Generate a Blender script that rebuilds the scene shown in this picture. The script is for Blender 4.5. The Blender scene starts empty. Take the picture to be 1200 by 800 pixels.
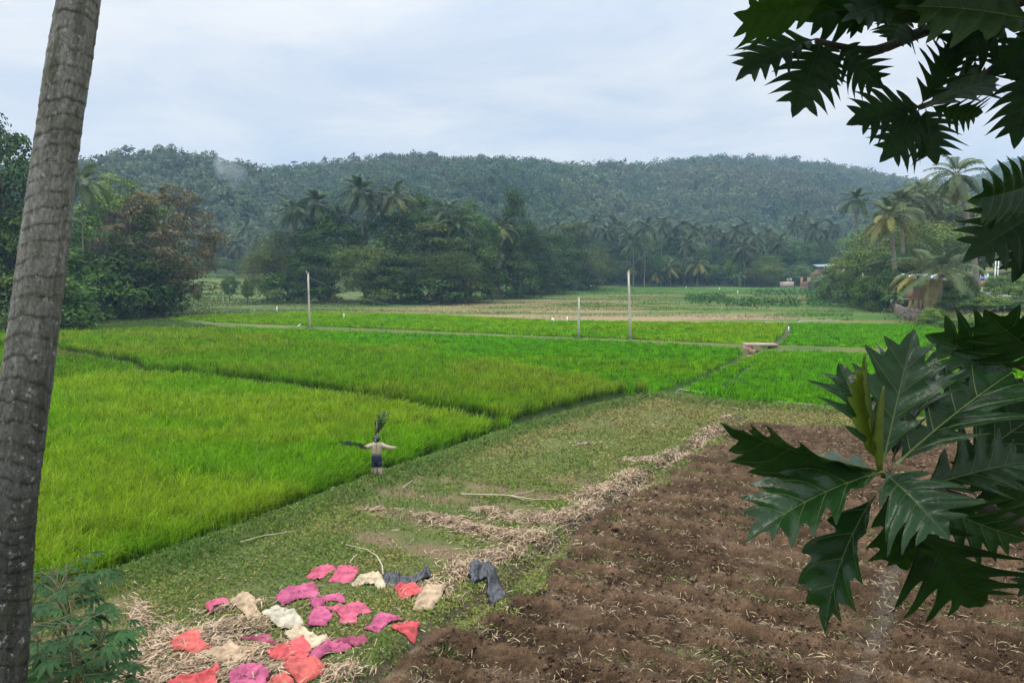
import bpy, math, random
import numpy as np
from mathutils import Vector, Matrix
from mathutils.geometry import delaunay_2d_cdt
PI = math.pi
R = np.random.default_rng(7)
random.seed(7)
SC = bpy.context.scene
COL = SC.collection

# ------------------------------------------------------------------ camera model
CAMZ, FPX = 7.9, 900.0
PITCH = math.atan(90.0 / FPX)
cp, sp = math.cos(PITCH), math.sin(PITCH)
def ray(px, py):
    a, b = (px - 600.0) / FPX, (400.0 - py) / FPX
    return np.array([a, cp + b * sp, -sp + b * cp])
def G(px, py, z=0.0):
    d = ray(px, py); t = (z - CAMZ) / d[2]
    return np.array([d[0] * t, d[1] * t, z])
def D(px, py, Y):
    d = ray(px, py); t = Y / d[1]
    return np.array([d[0] * t, Y, CAMZ + d[2] * t])
def GP(pts, z=0.0):
    return np.array([G(p[0], p[1], p[2] if len(p) > 2 else z)[:2] for p in pts])

# ------------------------------------------------------------------ noise and 2d geometry
def _h(ix, iy, s):
    n = (ix.astype(np.int64) * 374761393 + iy.astype(np.int64) * 668265263 + s * 974634777) & 0x7fffffff
    n = ((n ^ (n >> 13)) * 1274126177) & 0x7fffffff
    return ((n ^ (n >> 16)) & 0xffff) / 65535.0
def vnoise(x, y, s=0):
    ix, iy = np.floor(x), np.floor(y)
    fx, fy = x - ix, y - iy
    fx = fx * fx * (3 - 2 * fx); fy = fy * fy * (3 - 2 * fy)
    a, b = _h(ix, iy, s), _h(ix + 1, iy, s)
    c, d = _h(ix, iy + 1, s), _h(ix + 1, iy + 1, s)
    return (a + (b - a) * fx) * (1 - fy) + (c + (d - c) * fx) * fy
def fbm(x, y, o=4, s=0):
    v, a, t = 0, 1.0, 0
    for i in range(o):
        v = v + a * vnoise(x + 17.3 * i, y - 9.1 * i, s + i); t += a
        a *= 0.5; x = x * 2.03; y = y * 2.03
    return v / t
def sstep(a, b, x):
    t = np.clip((x - a) / (b - a), 0, 1); return t * t * (3 - 2 * t)
def inside(x, y, poly):
    r = np.zeros(np.shape(x), bool); n = len(poly)
    for i in range(n):
        x1, y1 = poly[i]; x2, y2 = poly[(i + 1) % n]
        c = ((y1 > y) != (y2 > y)) & (x < (x2 - x1) * (y - y1) / (y2 - y1 + 1e-12) + x1)
        r ^= c
    return r
def pdist(x, y, pts, closed=False):
    d = np.full(np.shape(x), 1e9); n = len(pts)
    for i in range(n if closed else n - 1):
        ax, ay = pts[i]; bx, by = pts[(i + 1) % n]
        vx, vy = bx - ax, by - ay
        t = np.clip(((x - ax) * vx + (y - ay) * vy) / (vx * vx + vy * vy + 1e-12), 0, 1)
        d = np.minimum(d, np.hypot(x - ax - t * vx, y - ay - t * vy))
    return d
def sdist(x, y, poly):
    d = pdist(x, y, poly, True)
    return np.where(inside(x, y, poly), -d, d)

# ------------------------------------------------------------------ mesh helpers
def mesh(name, V, Q=None, T=None, col=None, mats=(), mi=None, smooth=False):
    V = np.asarray(V, np.float32).reshape(-1, 3)
    me = bpy.data.meshes.new(name)
    nq = 0 if Q is None else len(Q); nt = 0 if T is None else len(T)
    me.vertices.add(len(V)); me.vertices.foreach_set('co', V.ravel())
    li = []
    if nq: li.append(np.asarray(Q, np.int32).ravel())
    if nt: li.append(np.asarray(T, np.int32).ravel())
    li = np.concatenate(li)
    me.loops.add(len(li)); me.loops.foreach_set('vertex_index', li)
    me.polygons.add(nq + nt)
    st = np.concatenate([np.arange(nq) * 4, nq * 4 + np.arange(nt) * 3]).astype(np.int32)
    me.polygons.foreach_set('loop_start', st)
    if mi is not None: me.polygons.foreach_set('material_index', np.asarray(mi, np.int32))
    if smooth: me.polygons.foreach_set('use_smooth', np.ones(nq + nt, bool))
    me.update(calc_edges=True)
    if col is not None:
        at = me.color_attributes.new('Col', 'FLOAT_COLOR', 'POINT')
        c = np.ones((len(V), 4), np.float32); c[:, :3] = col
        at.data.foreach_set('color', c.ravel())
    for m in mats: me.materials.append(m)
    return me
def obj(name, me, parent=None, loc=(0, 0, 0)):
    o = bpy.data.objects.new(name, me); COL.objects.link(o); o.location = loc
    if parent is not None: o.parent = parent
    return o
def tag(o, label=None, cat=None, group=None, kind=None):
    if label: o['label'] = label
    if cat: o['category'] = cat
    if group: o['group'] = group
    if kind: o['kind'] = kind
    return o
def empty(name, loc, label, cat, group=None):
    o = bpy.data.objects.new(name, None); COL.objects.link(o); o.location = loc
    o.empty_display_size = 0.2
    return tag(o, label, cat, group)
def copy_tree(o, parent=None):
    c = o.copy(); COL.objects.link(c)
    if parent is not None: c.parent = parent
    for ch in [x for x in COL.objects if x.parent == o]: copy_tree(ch, c)
    return c
class MB:
    """collects vertices, quads and triangles"""
    def __init__(s): s.V = []; s.Q = []; s.T = []; s.C = []; s.n = 0; s.qm = []; s.tm = []
    def add(s, V, Q=None, T=None, col=None, m=0):
        V = np.asarray(V, float).reshape(-1, 3)
        s.V.append(V)
        if Q is not None and len(Q): s.Q.append(np.asarray(Q) + s.n); s.qm += [m] * len(Q)
        if T is not None and len(T): s.T.append(np.asarray(T) + s.n); s.tm += [m] * len(T)
        c = np.ones((len(V), 3)) if col is None else np.broadcast_to(np.asarray(col, float), (len(V), 3))
        s.C.append(c); s.n += len(V); return s
    def box(s, c, d, rz=0, col=None, m=0):
        x, y, z = np.array(d) / 2.0
        V = np.array([[-x,-y,-z],[x,-y,-z],[x,y,-z],[-x,y,-z],[-x,-y,z],[x,-y,z],[x,y,z],[-x,y,z]])
        ca, sa = math.cos(rz), math.sin(rz)
        V = np.stack([V[:,0]*ca - V[:,1]*sa, V[:,0]*sa + V[:,1]*ca, V[:,2]], 1) + np.array(c)
        return s.add(V, [[0,3,2,1],[4,5,6,7],[0,1,5,4],[1,2,6,5],[2,3,7,6],[3,0,4,7]], col=col, m=m)
    def tube(s, P, r, n=8, cap=True, col=None, m=0, rough=0.0):
        P = np.asarray(P, float); k = len(P)
        r = np.broadcast_to(np.asarray(r, float), (k,))
        t = np.gradient(P, axis=0); t /= np.linalg.norm(t, axis=1)[:, None] + 1e-12
        ref = np.array([0, 0, 1.0]) if abs(t[:, 2]).mean() < 0.8 else np.array([1.0, 0, 0])
        u = np.cross(t, ref); u /= np.linalg.norm(u, axis=1)[:, None] + 1e-12
        v = np.cross(t, u)
        a = np.arange(n) * 2 * PI / n
        rr = r[:, None] * (1 + rough * (R.random((k, n)) - .5))
        V = P[:, None] + rr[..., None] * (np.cos(a)[None, :, None] * u[:, None] + np.sin(a)[None, :, None] * v[:, None])
        i, j = np.meshgrid(np.arange(k - 1), np.arange(n), indexing='ij')
        Q = np.stack([i*n + j, (i+1)*n + j, (i+1)*n + (j+1) % n, i*n + (j+1) % n], -1).reshape(-1, 4)
        V = V.reshape(-1, 3); T = None
        if cap:
            V = np.concatenate([V, P[:1], P[-1:]])
            j = np.arange(n)
            T = np.concatenate([np.stack([np.full(n, k*n), j, (j+1) % n], 1),
                                np.stack([np.full(n, k*n+1), (k-1)*n + (j+1) % n, (k-1)*n + j], 1)])
        return s.add(V, Q, T, col=col, m=m)
    def ball(s, c, r, nu=12, nv=8, col=None, m=0, lump=0.0):
        c = np.array(c); r = np.broadcast_to(np.array(r, float), (3,))
        P = []
        for i in range(1, nv):
            th = PI * i / nv
            for j in range(nu):
                ph = 2 * PI * j / nu
                k = 1 + lump * (R.random() - .5)
                P.append(c + r * k * np.array([math.sin(th)*math.cos(ph), math.sin(th)*math.sin(ph), math.cos(th)]))
        P.append(c + r * [0, 0, 1]); P.append(c - r * [0, 0, 1])
        Q = [[i*nu+j, (i+1)*nu+j, (i+1)*nu+(j+1) % nu, i*nu+(j+1) % nu] for i in range(nv-2) for j in range(nu)]
        n = (nv-1)*nu
        T = [[n, j, (j+1) % nu] for j in range(nu)] + [[n+1, (nv-2)*nu+(j+1) % nu, (nv-2)*nu+j] for j in range(nu)]
        return s.add(P, Q, T, col=col, m=m)
    def mesh(s, name, mats, smooth=False):
        return mesh(name, np.concatenate(s.V), np.concatenate(s.Q) if s.Q else None, np.concatenate(s.T) if s.T else None,
                    np.concatenate(s.C), mats, s.qm + s.tm, smooth)
def quads(P):
    n = len(P); return P.reshape(-1, 3), np.arange(4 * n).reshape(n, 4)
def unit(v): return v / (np.linalg.norm(v, axis=-1, keepdims=True) + 1e-9)
def leafquads(c, nrm, up, L, W):
    """rhombic leaves: centre, normal, axis direction, length and width arrays"""
    ax = unit(up - nrm * (up * nrm).sum(-1, keepdims=True)); la = np.cross(nrm, ax)
    L = np.asarray(L)[:, None]; W = np.asarray(W)[:, None]
    return np.stack([c - ax*L*.5, c + la*W*.5 - ax*L*.05, c + ax*L*.5, c - la*W*.5 - ax*L*.05], 1)
def rvec(n, rng=R): return unit(rng.normal(size=(n, 3)))
def blades(B, h, w, lean, az, c0, c1):
    """two-quad grass or rice blades"""
    n = len(B); h = h[:, None]
    d = np.stack([np.cos(az), np.sin(az), np.zeros(n)], 1); la = np.stack([-np.sin(az + .6), np.cos(az + .6), np.zeros(n)], 1)
    up = np.array([0, 0, 1.0]); le = lean[:, None]; w = w[:, None]
    p1 = B + up*h*.55 + d*h*le*.18
    p2 = B + up*h*(1 - .42*le) + d*h*le*.72
    V = np.stack([B - la*w*.4, B + la*w*.4, p1 - la*w*.5, p1 + la*w*.5, p2 - la*w*.08, p2 + la*w*.08], 1)
    k = (np.arange(n) * 6)[:, None]
    Q = np.concatenate([k + [0, 1, 3, 2], k + [2, 3, 5, 4]], 1).reshape(-1, 4)
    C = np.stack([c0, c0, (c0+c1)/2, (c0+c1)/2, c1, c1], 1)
    return V.reshape(-1, 3), Q, C.reshape(-1, 3)
def strips(C, az, L, W, arch, pitch, col, bend=None):
    """three-quad curled dry husks and stalks"""
    n = len(C)
    d = np.stack([np.cos(az)*np.cos(pitch), np.sin(az)*np.cos(pitch), np.sin(pitch)], 1)
    la = np.stack([-np.sin(az), np.cos(az), R.normal(0, .55, n)], 1); la = unit(la)
    up = np.array([0, 0, 1.0])
    if bend is None: bend = R.normal(0, .12, n)
    V = []
    for t, wf in ((-.5, .5), (-.17, 1), (.2, .9), (.5, .15)):
        p = C + d*(t*L)[:, None] + up*(arch*L*(.25 - t*t))[:, None] + la*(bend*L*(.25 - t*t)*2)[:, None]
        V += [p - la*(W*wf*.5)[:, None], p + la*(W*wf*.5)[:, None]]
    V = np.stack(V, 1); k = (np.arange(n)*8)[:, None]
    Q = np.concatenate([k + [0, 1, 3, 2], k + [2, 3, 5, 4], k + [4, 5, 7, 6]], 1).reshape(-1, 4)
    return V.reshape(-1, 3), Q, np.repeat(col, 8, 0)

# ------------------------------------------------------------------ materials
def mat(name):
    m = bpy.data.materials.new(name); m.use_nodes = True
    nt = m.node_tree; nt.nodes.clear()
    return m, nt, nt.nodes.new, nt.links.new
def surf(name, col=None, rough=.8, spec=.3, attr=False, tint=False, trans=0.0, noise=(8, .25), bump=0.0, bscale=40, coords='Object', metal=0, tcol=None):
    """principled material: colour (constant or Col attribute, times the object's own colour), noise mottling, bump, translucency"""
    m, nt, N, Lk = mat(name)
    out = N('ShaderNodeOutputMaterial'); p = N('ShaderNodeBsdfPrincipled')
    p.inputs['Roughness'].default_value = rough; p.inputs['Specular IOR Level'].default_value = spec; p.inputs['Metallic'].default_value = metal
    if attr:
        a = N('ShaderNodeAttribute'); a.attribute_name = 'Col'; c = a.outputs['Color']
        if col is not None:
            x = N('ShaderNodeMix'); x.data_type = 'RGBA'; x.blend_type = 'MULTIPLY'; x.inputs[0].default_value = 1
            Lk(c, x.inputs[6]); x.inputs[7].default_value = (*col, 1); c = x.outputs[2]
    else:
        r = N('ShaderNodeRGB'); r.outputs[0].default_value = (*col, 1); c = r.outputs[0]
    if tint:
        oi = N('ShaderNodeObjectInfo'); x = N('ShaderNodeMix'); x.data_type = 'RGBA'; x.blend_type = 'MULTIPLY'; x.inputs[0].default_value = 1
        Lk(c, x.inputs[6]); Lk(oi.outputs['Color'], x.inputs[7]); c = x.outputs[2]
    tc = N('ShaderNodeTexCoord')
    if noise:
        nz = N('ShaderNodeTexNoise'); nz.inputs['Scale'].default_value = noise[0]; nz.inputs['Detail'].default_value = 5
        Lk(tc.outputs[coords], nz.inputs['Vector'])
        mr = N('ShaderNodeMapRange'); mr.inputs[1].default_value = .25; mr.inputs[2].default_value = .75
        mr.inputs[3].default_value = 1 - noise[1]; mr.inputs[4].default_value = 1 + noise[1]
        Lk(nz.outputs['Fac'], mr.inputs[0])
        x = N('ShaderNodeVectorMath'); x.operation = 'SCALE'; Lk(c, x.inputs[0]); Lk(mr.outputs[0], x.inputs['Scale']); c = x.outputs[0]
    Lk(c, p.inputs['Base Color'])
    if bump:
        nb = N('ShaderNodeTexNoise'); nb.inputs['Scale'].default_value = bscale; nb.inputs['Detail'].default_value = 6
        Lk(tc.outputs[coords], nb.inputs['Vector'])
        b = N('ShaderNodeBump'); b.inputs['Strength'].default_value = bump; b.inputs['Distance'].default_value = .05
        Lk(nb.outputs['Fac'], b.inputs['Height']); Lk(b.outputs[0], p.inputs['Normal'])
    s = p.outputs[0]
    if trans:
        t = N('ShaderNodeBsdfTranslucent'); x = N('ShaderNodeMixShader'); x.inputs[0].default_value = trans
        if tcol:
            y = N('ShaderNodeMix'); y.data_type = 'RGBA'; y.blend_type = 'MULTIPLY'; y.inputs[0].default_value = 1
            Lk(c, y.inputs[6]); y.inputs[7].default_value = (*tcol, 1); Lk(y.outputs[2], t.inputs[0])
        else: Lk(c, t.inputs[0])
        Lk(s, x.inputs[1]); Lk(t.outputs[0], x.inputs[2]); s = x.outputs[0]
    Lk(s, out.inputs['Surface'])
    return m
M = {}
M['leaf'] = surf('tree_leaves', attr=True, tint=True, rough=.65, spec=.12, trans=.25, noise=None)
M['frond'] = surf('palm_leaflets', attr=True, tint=True, rough=.5, spec=.2, trans=.2, noise=None)
M['bark'] = surf('bark', (.11, .085, .06), rough=.95, spec=.1, noise=(3, .4), bump=.6, bscale=12)
M['palmbark'] = surf('pale_palm_bark', (.2, .17, .13), rough=.95, spec=.1, noise=(4, .3), bump=.5, bscale=10)
M['forest'] = surf('forest_leaves', attr=True, rough=.7, spec=.15, trans=.2, noise=None)
M['rice'] = surf('rice_blades', attr=True, rough=.7, spec=.03, trans=.35, noise=None, tcol=(1.1, 1.15, .5))
M['herb'] = surf('ground_herbs', attr=True, rough=.7, spec=.1, trans=.22, noise=None)
M['husk'] = surf('dry_husk', attr=True, rough=.8, spec=.2, trans=.08, noise=(30, .2))
M['ground'] = surf('ground_cover', attr=True, rough=.95, spec=.1, noise=(19, .5), bump=.9, bscale=14)
M['soil'] = surf('tilled_soil', attr=True, rough=.95, spec=.1, noise=(34, .5), bump=1.0, bscale=55)
M['concrete'] = surf('weathered_concrete', (.42, .39, .34), rough=.9, noise=(6, .2), bump=.3)
M['white'] = surf('white_paint', (.8, .8, .78), rough=.6, noise=(20, .06))
M['bag'] = surf('white_plastic', (.8, .82, .84), rough=.35, spec=.5, noise=(20, .05))
M['cable'] = surf('cable', (.16, .17, .16), rough=.6, noise=None)
M['hose'] = surf('pale_hose', (.38, .4, .32), rough=.5, noise=(15, .1))
M['drywood'] = surf('dry_wood', (.4, .33, .24), rough=.9, noise=(30, .25), bump=.4)

# ------------------------------------------------------------------ layout of the valley floor
PL = {}
PL['A'] = GP([(-260,800),(-60,737),(100,684),(200,650),(300,613),(440,557),(520,528),(597,500)] +
             [(x, y, .75) for x, y in ((590,489),(470,467),(350,449),(240,435),(158,430),(60,441),(-40,453),(-260,480))])
def shift(p, d): return np.array(p) + d
_ab = GP([(x, y, .75) for x, y in ((590,489),(470,467),(350,449),(240,435),(158,430))]); _ac = GP([(158,430,.75),(60,441,.75),(-40,453,.75),(-260,480,.75)])
_bb = GP([(x, y, .7) for x, y in ((757,455),(700,446),(560,421),(420,406),(300,391),(268,385))])
_cb = GP([(150,424,.6),(70,409,.6),(-40,399,.6),(-260,391,.6)])
PL['B'] = np.vstack([GP([(615,497),(680,479),(753,463)]), _bb, GP([(150,387,.7),(50,390,.7),(-120,393,.7),(-260,394,.7)]), shift(_cb[::-1], [.5, .8]), shift(_ab[::-1], [.4, .9])])
PL['C'] = np.vstack([shift(_ac[::-1], [-.1, .8]), shift(_cb, [-.2, -.1])])
PL['D'] = np.vstack([GP([(276,384),(360,387.5),(600,396.5),(740,402),(868,409.5),(866,416),(834,434),(806,447),(770,459)]), shift(_bb[:-1], [.2, .45])])
PL['E'] = GP([(196,372),(350,366.5),(500,369),(640,376),(780,378),(920,379),(918,390),(900,403),(868,404),(740,397.6),(600,392.4),(450,385.4),(300,379.6),(200,375.5)])
PL['F'] = GP([(926,379),(1010,380),(1088,381),(1200,384),(1200,417),(1090,412),(990,408.5),(912,405),(930,392)])
PL['G'] = GP([(900,413),(1090,417),(1260,422),(1300,500),(1200,492),(1080,488),(980,479),(860,471),(800,460),(830,443),(872,422)])
def ragged(p, amp, seed):
    q = []
    for i in range(len(p)):
        a, b = p[i], p[(i+1) % len(p)]; L = np.hypot(*(b - a)); k = max(1, int(L / .5)) if L < 60 else 1; t = np.linspace(0, 1, k, endpoint=False)[:, None]; w = a*(1-t) + b*t
        w = w + amp * np.stack([fbm(w[:, 0]*.9, w[:, 1]*.9, 3, seed) - .5, fbm(w[:, 0]*.9 + 40, w[:, 1]*.9, 3, seed) - .5], 1) * (L < 60); q.append(w)
    return np.vstack(q)
SOIL = GP([(380,860),(440,812),(520,740),(600,686),(680,626),(740,580),(800,537),(850,507),(872,495),(960,500),(1100,505),(1500,516),(1900,640),(1900,860)])
SOIL = ragged(SOIL, 1.5, 77)
DITCH = GP([(420,815),(520,733),(600,677),(680,617),(740,572),(800,530),(850,500),(868,489)])
TRACK = GP([(985,840),(1012,800),(1030,720),(1043,680),(1080,610),(1110,560)])
CHAN = GP([(768,462),(806,450),(832,437),(862,420),(878,411),(905,402),(924,388),(930,377)])
PATH = GP([(212,374.5),(250,379.5),(450,387.5),(600,394.5),(740,400),(868,406),(990,409),(1100,414),(1260,419)])
BUND = GP([(-60,748),(100,692),(200,657),(300,620),(440,565),(520,536),(605,506),(690,482),(766,465),(860,476),(980,484)])
BANK = GP([(985,338),(1035,362),(1090,379),(1140,388),(1200,404),(1300,430)])
BANKP = np.concatenate([BANK, [[140, 60], [300, 60], [300, 290], [95, 290]]])
LEVEL = {'B': .36, 'C': .16}
RIDGE = [(-250,205),(0,200),(100,193),(150,186),(200,178),(240,183),(280,190),(320,201),(360,195),(420,190),(520,190),(620,192),(700,192),(760,186),(800,182),
         (840,182),(880,187),(910,186),(960,190),(1000,197),(1040,203),(1080,209),(1110,211),(1140,200),(1180,182),(1300,165)]
RD = [(-250,420),(150,430),(280,450),(330,540),(450,600),(700,700),(760,820),(1080,850),(1120,900),(1300,950)]
def hillH(x, y):
    px = np.clip(600 + 900 * x / np.maximum(y, 1.0), -250, 1300)
    yr = np.interp(px, [p[0] for p in RD], [p[1] for p in RD])
    py = np.interp(px, [p[0] for p in RIDGE], [p[1] for p in RIDGE])
    b = (400 - py) / FPX
    zr = CAMZ + yr * (-sp + b * cp) / (cp + b * sp) - 15.0
    y0 = 300 + 20 * np.sin(x * .012)
    f = np.clip((y - y0) / (yr - y0), 0, 1)
    g = f * f * (3 - 2 * f) * .55 + f * .45
    spur = (fbm(x / 130, y / 210, 3, 5) - .5) * 46 * np.sin(PI * np.clip(f, 0, 1)) ** 1.0
    z = zr * g + spur * (f > 0) + 2
    back = np.clip((y - yr) / 260, 0, 1)
    z = z * (1 - .55 * back * back)
    return np.where(y > y0, z * sstep(0, .05, f), 0)
def Hh(x, y):
    """height of the ground everywhere (metres)"""
    x = np.asarray(x, float); y = np.asarray(y, float)
    z = (fbm(x * .5, y * .5, 3, 1) - .5) * .12 * sstep(8, 30, y + 20)
    for k in 'ACBDEFG':
        s = sdist(x, y, PL[k]); z = z * sstep(-.3, .3, s) + LEVEL.get(k, -.06) * (1 - sstep(-.4, .2, s))
    z = z + .22 * (1 - sstep(.25, .9, pdist(x, y, BUND))) + .18 * (1 - sstep(.3, .9, pdist(x, y, PATH)))
    z = z - .28 * (1 - sstep(.12, .55, pdist(x, y, DITCH))) - .5 * (1 - sstep(.3, .9, pdist(x, y, CHAN)))
    z = z + np.where(y < 13.5, np.minimum(.42 * (13.5 - np.minimum(y, 13.5)), 6.0), 0)
    s = sdist(x, y, BANKP)
    z = z + 1.9 * (1 - sstep(-3, .3, s)) + np.clip(-s - 3, 0, 40) * .17 * (y < 320)
    z = z + 4.2 * sstep(168, 230, y) * (1 - sstep(-66, -48, x)) + np.clip(y - 235, 0, 80) * .012
    return z + hillH(x, y)
def H1(x, y): return float(Hh(np.array([x]), np.array([y]))[0])

def lerp(a, b, t): return np.asarray(a) * (1 - t[..., None]) + np.asarray(b) * t[..., None]
def ground_col(x, y):
    n1 = fbm(x * .25, y * .25, 4, 11); n2 = fbm(x * 1.3, y * 1.3, 3, 12); n3 = fbm(x * .06, y * .06, 3, 13)
    c = lerp([.055, .082, .02], [.115, .11, .042], np.clip(n1 * 1.4 - .2, 0, 1))
    ax = x * .49 + y * .87
    row = (.5 + .5 * np.sin(ax * 2 * PI / 2.1 + 4 * n1)) * sstep(.45, .62, fbm(x * .12, y * .12, 2, 15)) * (1 - sstep(45, 60, y)) * (y > 14)
    c = lerp(c, [.13, .088, .052], np.clip(row * 1.1 * n2 * 1.6, 0, 1))
    # far meadow and stubble
    far = sstep(92, 98, y)
    cf = lerp([.045, .1, .018], [.115, .115, .036], sstep(.38, .6, fbm(x * .05, y * .16, 4, 16)))
    stub = sstep(94, 99, y) * (1 - sstep(108, 130, y)) * sstep(-14, 0, x) * (1 - sstep(34, 46, x))
    cf = lerp(cf, [.25, .165, .115], np.clip(stub * sstep(.3, .55, fbm(x * .1, y * .35, 4, 18)) * .9, 0, .75))
    stub2 = sstep(105, 112, y) * (1 - sstep(160, 200, y)) * sstep(-25, -5, x) * (1 - sstep(30, 50, x))
    cf = lerp(cf, [.2, .15, .08], np.clip(stub2 * sstep(.45, .62, fbm(x * .06, y * .2, 4, 19)) * .8, 0, .9))
    cf = lerp(cf, [.045, .12, .02], sstep(195, 210, y) * (1 - sstep(285, 300, y)) * .7 * (x > -20)); cf = lerp(cf, lerp([.05, .085, .024], [.1, .12, .04], fbm(x*.2, y*.35, 3, 20)), sstep(-30, -40, x) * .95)
    c = lerp(c, cf, far)
    for k in 'ACBDEFG':
        s = sdist(x, y, PL[k]); c = lerp(c, [.03, .05, .012] if k in 'ABC' else [.03, .075, .008], 1 - sstep(.2, .9, s) if k in 'ABC' else 1 - sstep(-.2, .3, s))  # earth under and around the rice; shade of the gaps put into its colour
    c = lerp(c, [.11, .16, .045], (1 - sstep(.05, .35, pdist(x, y, PATH))) * .4)
    c = lerp(c, [.085, .06, .042], (1 - sstep(.25, .7, pdist(x, y, DITCH))) * .9)
    c = lerp(c, [.07, .065, .035], (1 - sstep(.2, .7, pdist(x, y, CHAN))) * .7)
    hill = sstep(225, 320, y)
    c = lerp(c, [.02, .035, .014], hill * (1 - (np.abs(x + 75) < 28) * (y < 275)))
    bs = sdist(x, y, BANKP)
    c = lerp(c, lerp([.05, .075, .022], [.14, .125, .05], sstep(.4, .65, n1)), (1 - sstep(-1, 1.5, bs)) * .9)
    return c

def fan(ys, us, wfun):
    Y, U = np.meshgrid(ys, us, indexing='ij'); X = U * wfun(Y)
    r, c = Y.shape
    i, j = np.meshgrid(np.arange(r - 1), np.arange(c - 1), indexing='ij')
    Q = np.stack([i*c + j, i*c + j + 1, (i+1)*c + j + 1, (i+1)*c + j], -1).reshape(-1, 4)
    return X.ravel(), Y.ravel(), Q

def build_ground():
    ys = np.concatenate([np.linspace(-40, 8, 30), np.geomspace(8.3, 60, 330), np.geomspace(60.4, 130, 200), np.linspace(130.8, 330, 150), np.linspace(333, 1080, 190)])
    x, y, Q = fan(ys, np.linspace(-1, 1, 520), lambda Y: np.maximum(Y, 0) * .85 + 14)
    z = Hh(x, y)
    s = sdist(x, y, SOIL); z = z - .4 * sstep(.15, .5, -s)
    z += (fbm(x * 2.5, y * 2.5, 3, 3) - .5) * .1 * (y > 12) * (y < 60)
    tag(obj('ground', mesh('ground', np.stack([x, y, z], 1), Q, col=ground_col(x, y), mats=[M['ground']], smooth=True)),
        'valley floor of grass, weeds and bare earth running back to the wooded hills', 'ground', kind='structure')
    # tilled soil field
    ys = np.geomspace(12.7, 41, 560)
    x, y, Q = fan(ys, np.linspace(-.3, .95, 640), lambda Y: Y * .8 + 2)
    s = sdist(x, y, SOIL)
    ax = x * .49 + y * .87; la = x * .87 - y * .49
    wob = (fbm(la * .4, ax * .4, 2, 31) - .5) * 1.6
    ph = 2 * PI * (ax + wob * .35) / 1.15
    n = fbm(x * 3.2, y * 3.2, 4, 33)
    cl = np.abs(fbm(x * 6.5, y * 6.5, 3, 34) - .5) * 2
    tr = (1 - sstep(.08, .42, pdist(x + .5*(fbm(x*.9, y*.9, 2, 38) - .5), y, TRACK))) * sstep(.25, .5, fbm(x*1.1, y*1.1, 2, 39) + .12)
    rough = (n - .5) * .22 + (1 - cl) ** 3 * .11 + (fbm(x * 14, y * 14, 2, 35) - .5) * .08
    z = .04 + (np.sin(ph) * .095 * (.5 + fbm(x * .3, y * .3, 2, 36)) + rough) * (1 - .85 * tr) - .12 * tr
    z = z * sstep(0, .5, -s) - .1 * (1 - sstep(-.05, .25, -s)) - .02
    z += np.where(y < 13.5, .42 * (13.5 - y), 0)
    m = fbm(x * .8, y * .8, 4, 37)
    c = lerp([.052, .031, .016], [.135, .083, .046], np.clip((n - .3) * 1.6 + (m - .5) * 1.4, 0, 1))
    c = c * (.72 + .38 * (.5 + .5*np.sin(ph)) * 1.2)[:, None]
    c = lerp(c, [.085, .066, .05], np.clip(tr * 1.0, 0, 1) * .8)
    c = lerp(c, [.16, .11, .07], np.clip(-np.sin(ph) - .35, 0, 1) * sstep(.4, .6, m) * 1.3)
    keep = (s[Q] < .12).all(1); Q = Q[keep]
    nc = 42000; cy_ = 13 + 27 * R.random(nc) ** 1.5; cx_ = R.uniform(-.3, .95, nc) * (cy_ * .8 + 2); k = (sdist(cx_, cy_, SOIL) < -.15) & (pdist(cx_, cy_, TRACK) > .3 * R.random(nc)) & (fbm(cx_*1.2, cy_*1.2, 3, 41) > .42); cx_, cy_ = cx_[k], cy_[k]; nc = len(cx_)
    from mathutils.kdtree import KDTree
    kd = KDTree(len(x[::3])); XY = np.stack([x, y, z], 1)[::3]
    for i_, p_ in enumerate(XY): kd.insert((p_[0], p_[1], 0), i_)
    kd.balance(); cz_ = np.array([XY[kd.find((a_, b_, 0))[1], 2] for a_, b_ in zip(cx_, cy_)])
    r_ = (.011 + .04 * R.random(nc) ** 2) * (1 + (R.random(nc) < .03) * .8) * (1 + np.maximum(cy_ - 20, 0) * .02); oc = np.array([[1,0,0],[0,1,0],[-1,0,0],[0,-1,0],[0,0,.8],[0,0,-.8]])
    Vc = np.stack([cx_, cy_, cz_ + r_*.25], 1)[:, None] + (oc[None] + R.normal(0, .28, (nc, 6, 3))) * r_[:, None, None]
    Tc = (np.arange(nc)*6)[:, None, None] + np.array([[0,1,4],[1,2,4],[2,3,4],[3,0,4],[1,0,5],[2,1,5],[3,2,5],[0,3,5]])[None]
    cc_ = lerp([.06, .034, .02], [.16, .1, .064], R.random(nc))
    tag(obj('soil_clods', mesh('soil_clods', Vc.reshape(-1, 3), None, Tc.reshape(-1, 3), col=np.repeat(cc_, 6, 0), mats=[M['soil']])), 'crumbled clods of earth scattered over the tilled field', 'soil', kind='stuff')
    us, inv = np.unique(Q, return_inverse=True)
    V = np.stack([x, y, z], 1)[us]
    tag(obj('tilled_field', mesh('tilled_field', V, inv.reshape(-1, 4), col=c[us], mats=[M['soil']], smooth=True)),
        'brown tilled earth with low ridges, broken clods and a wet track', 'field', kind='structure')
build_ground()

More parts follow.
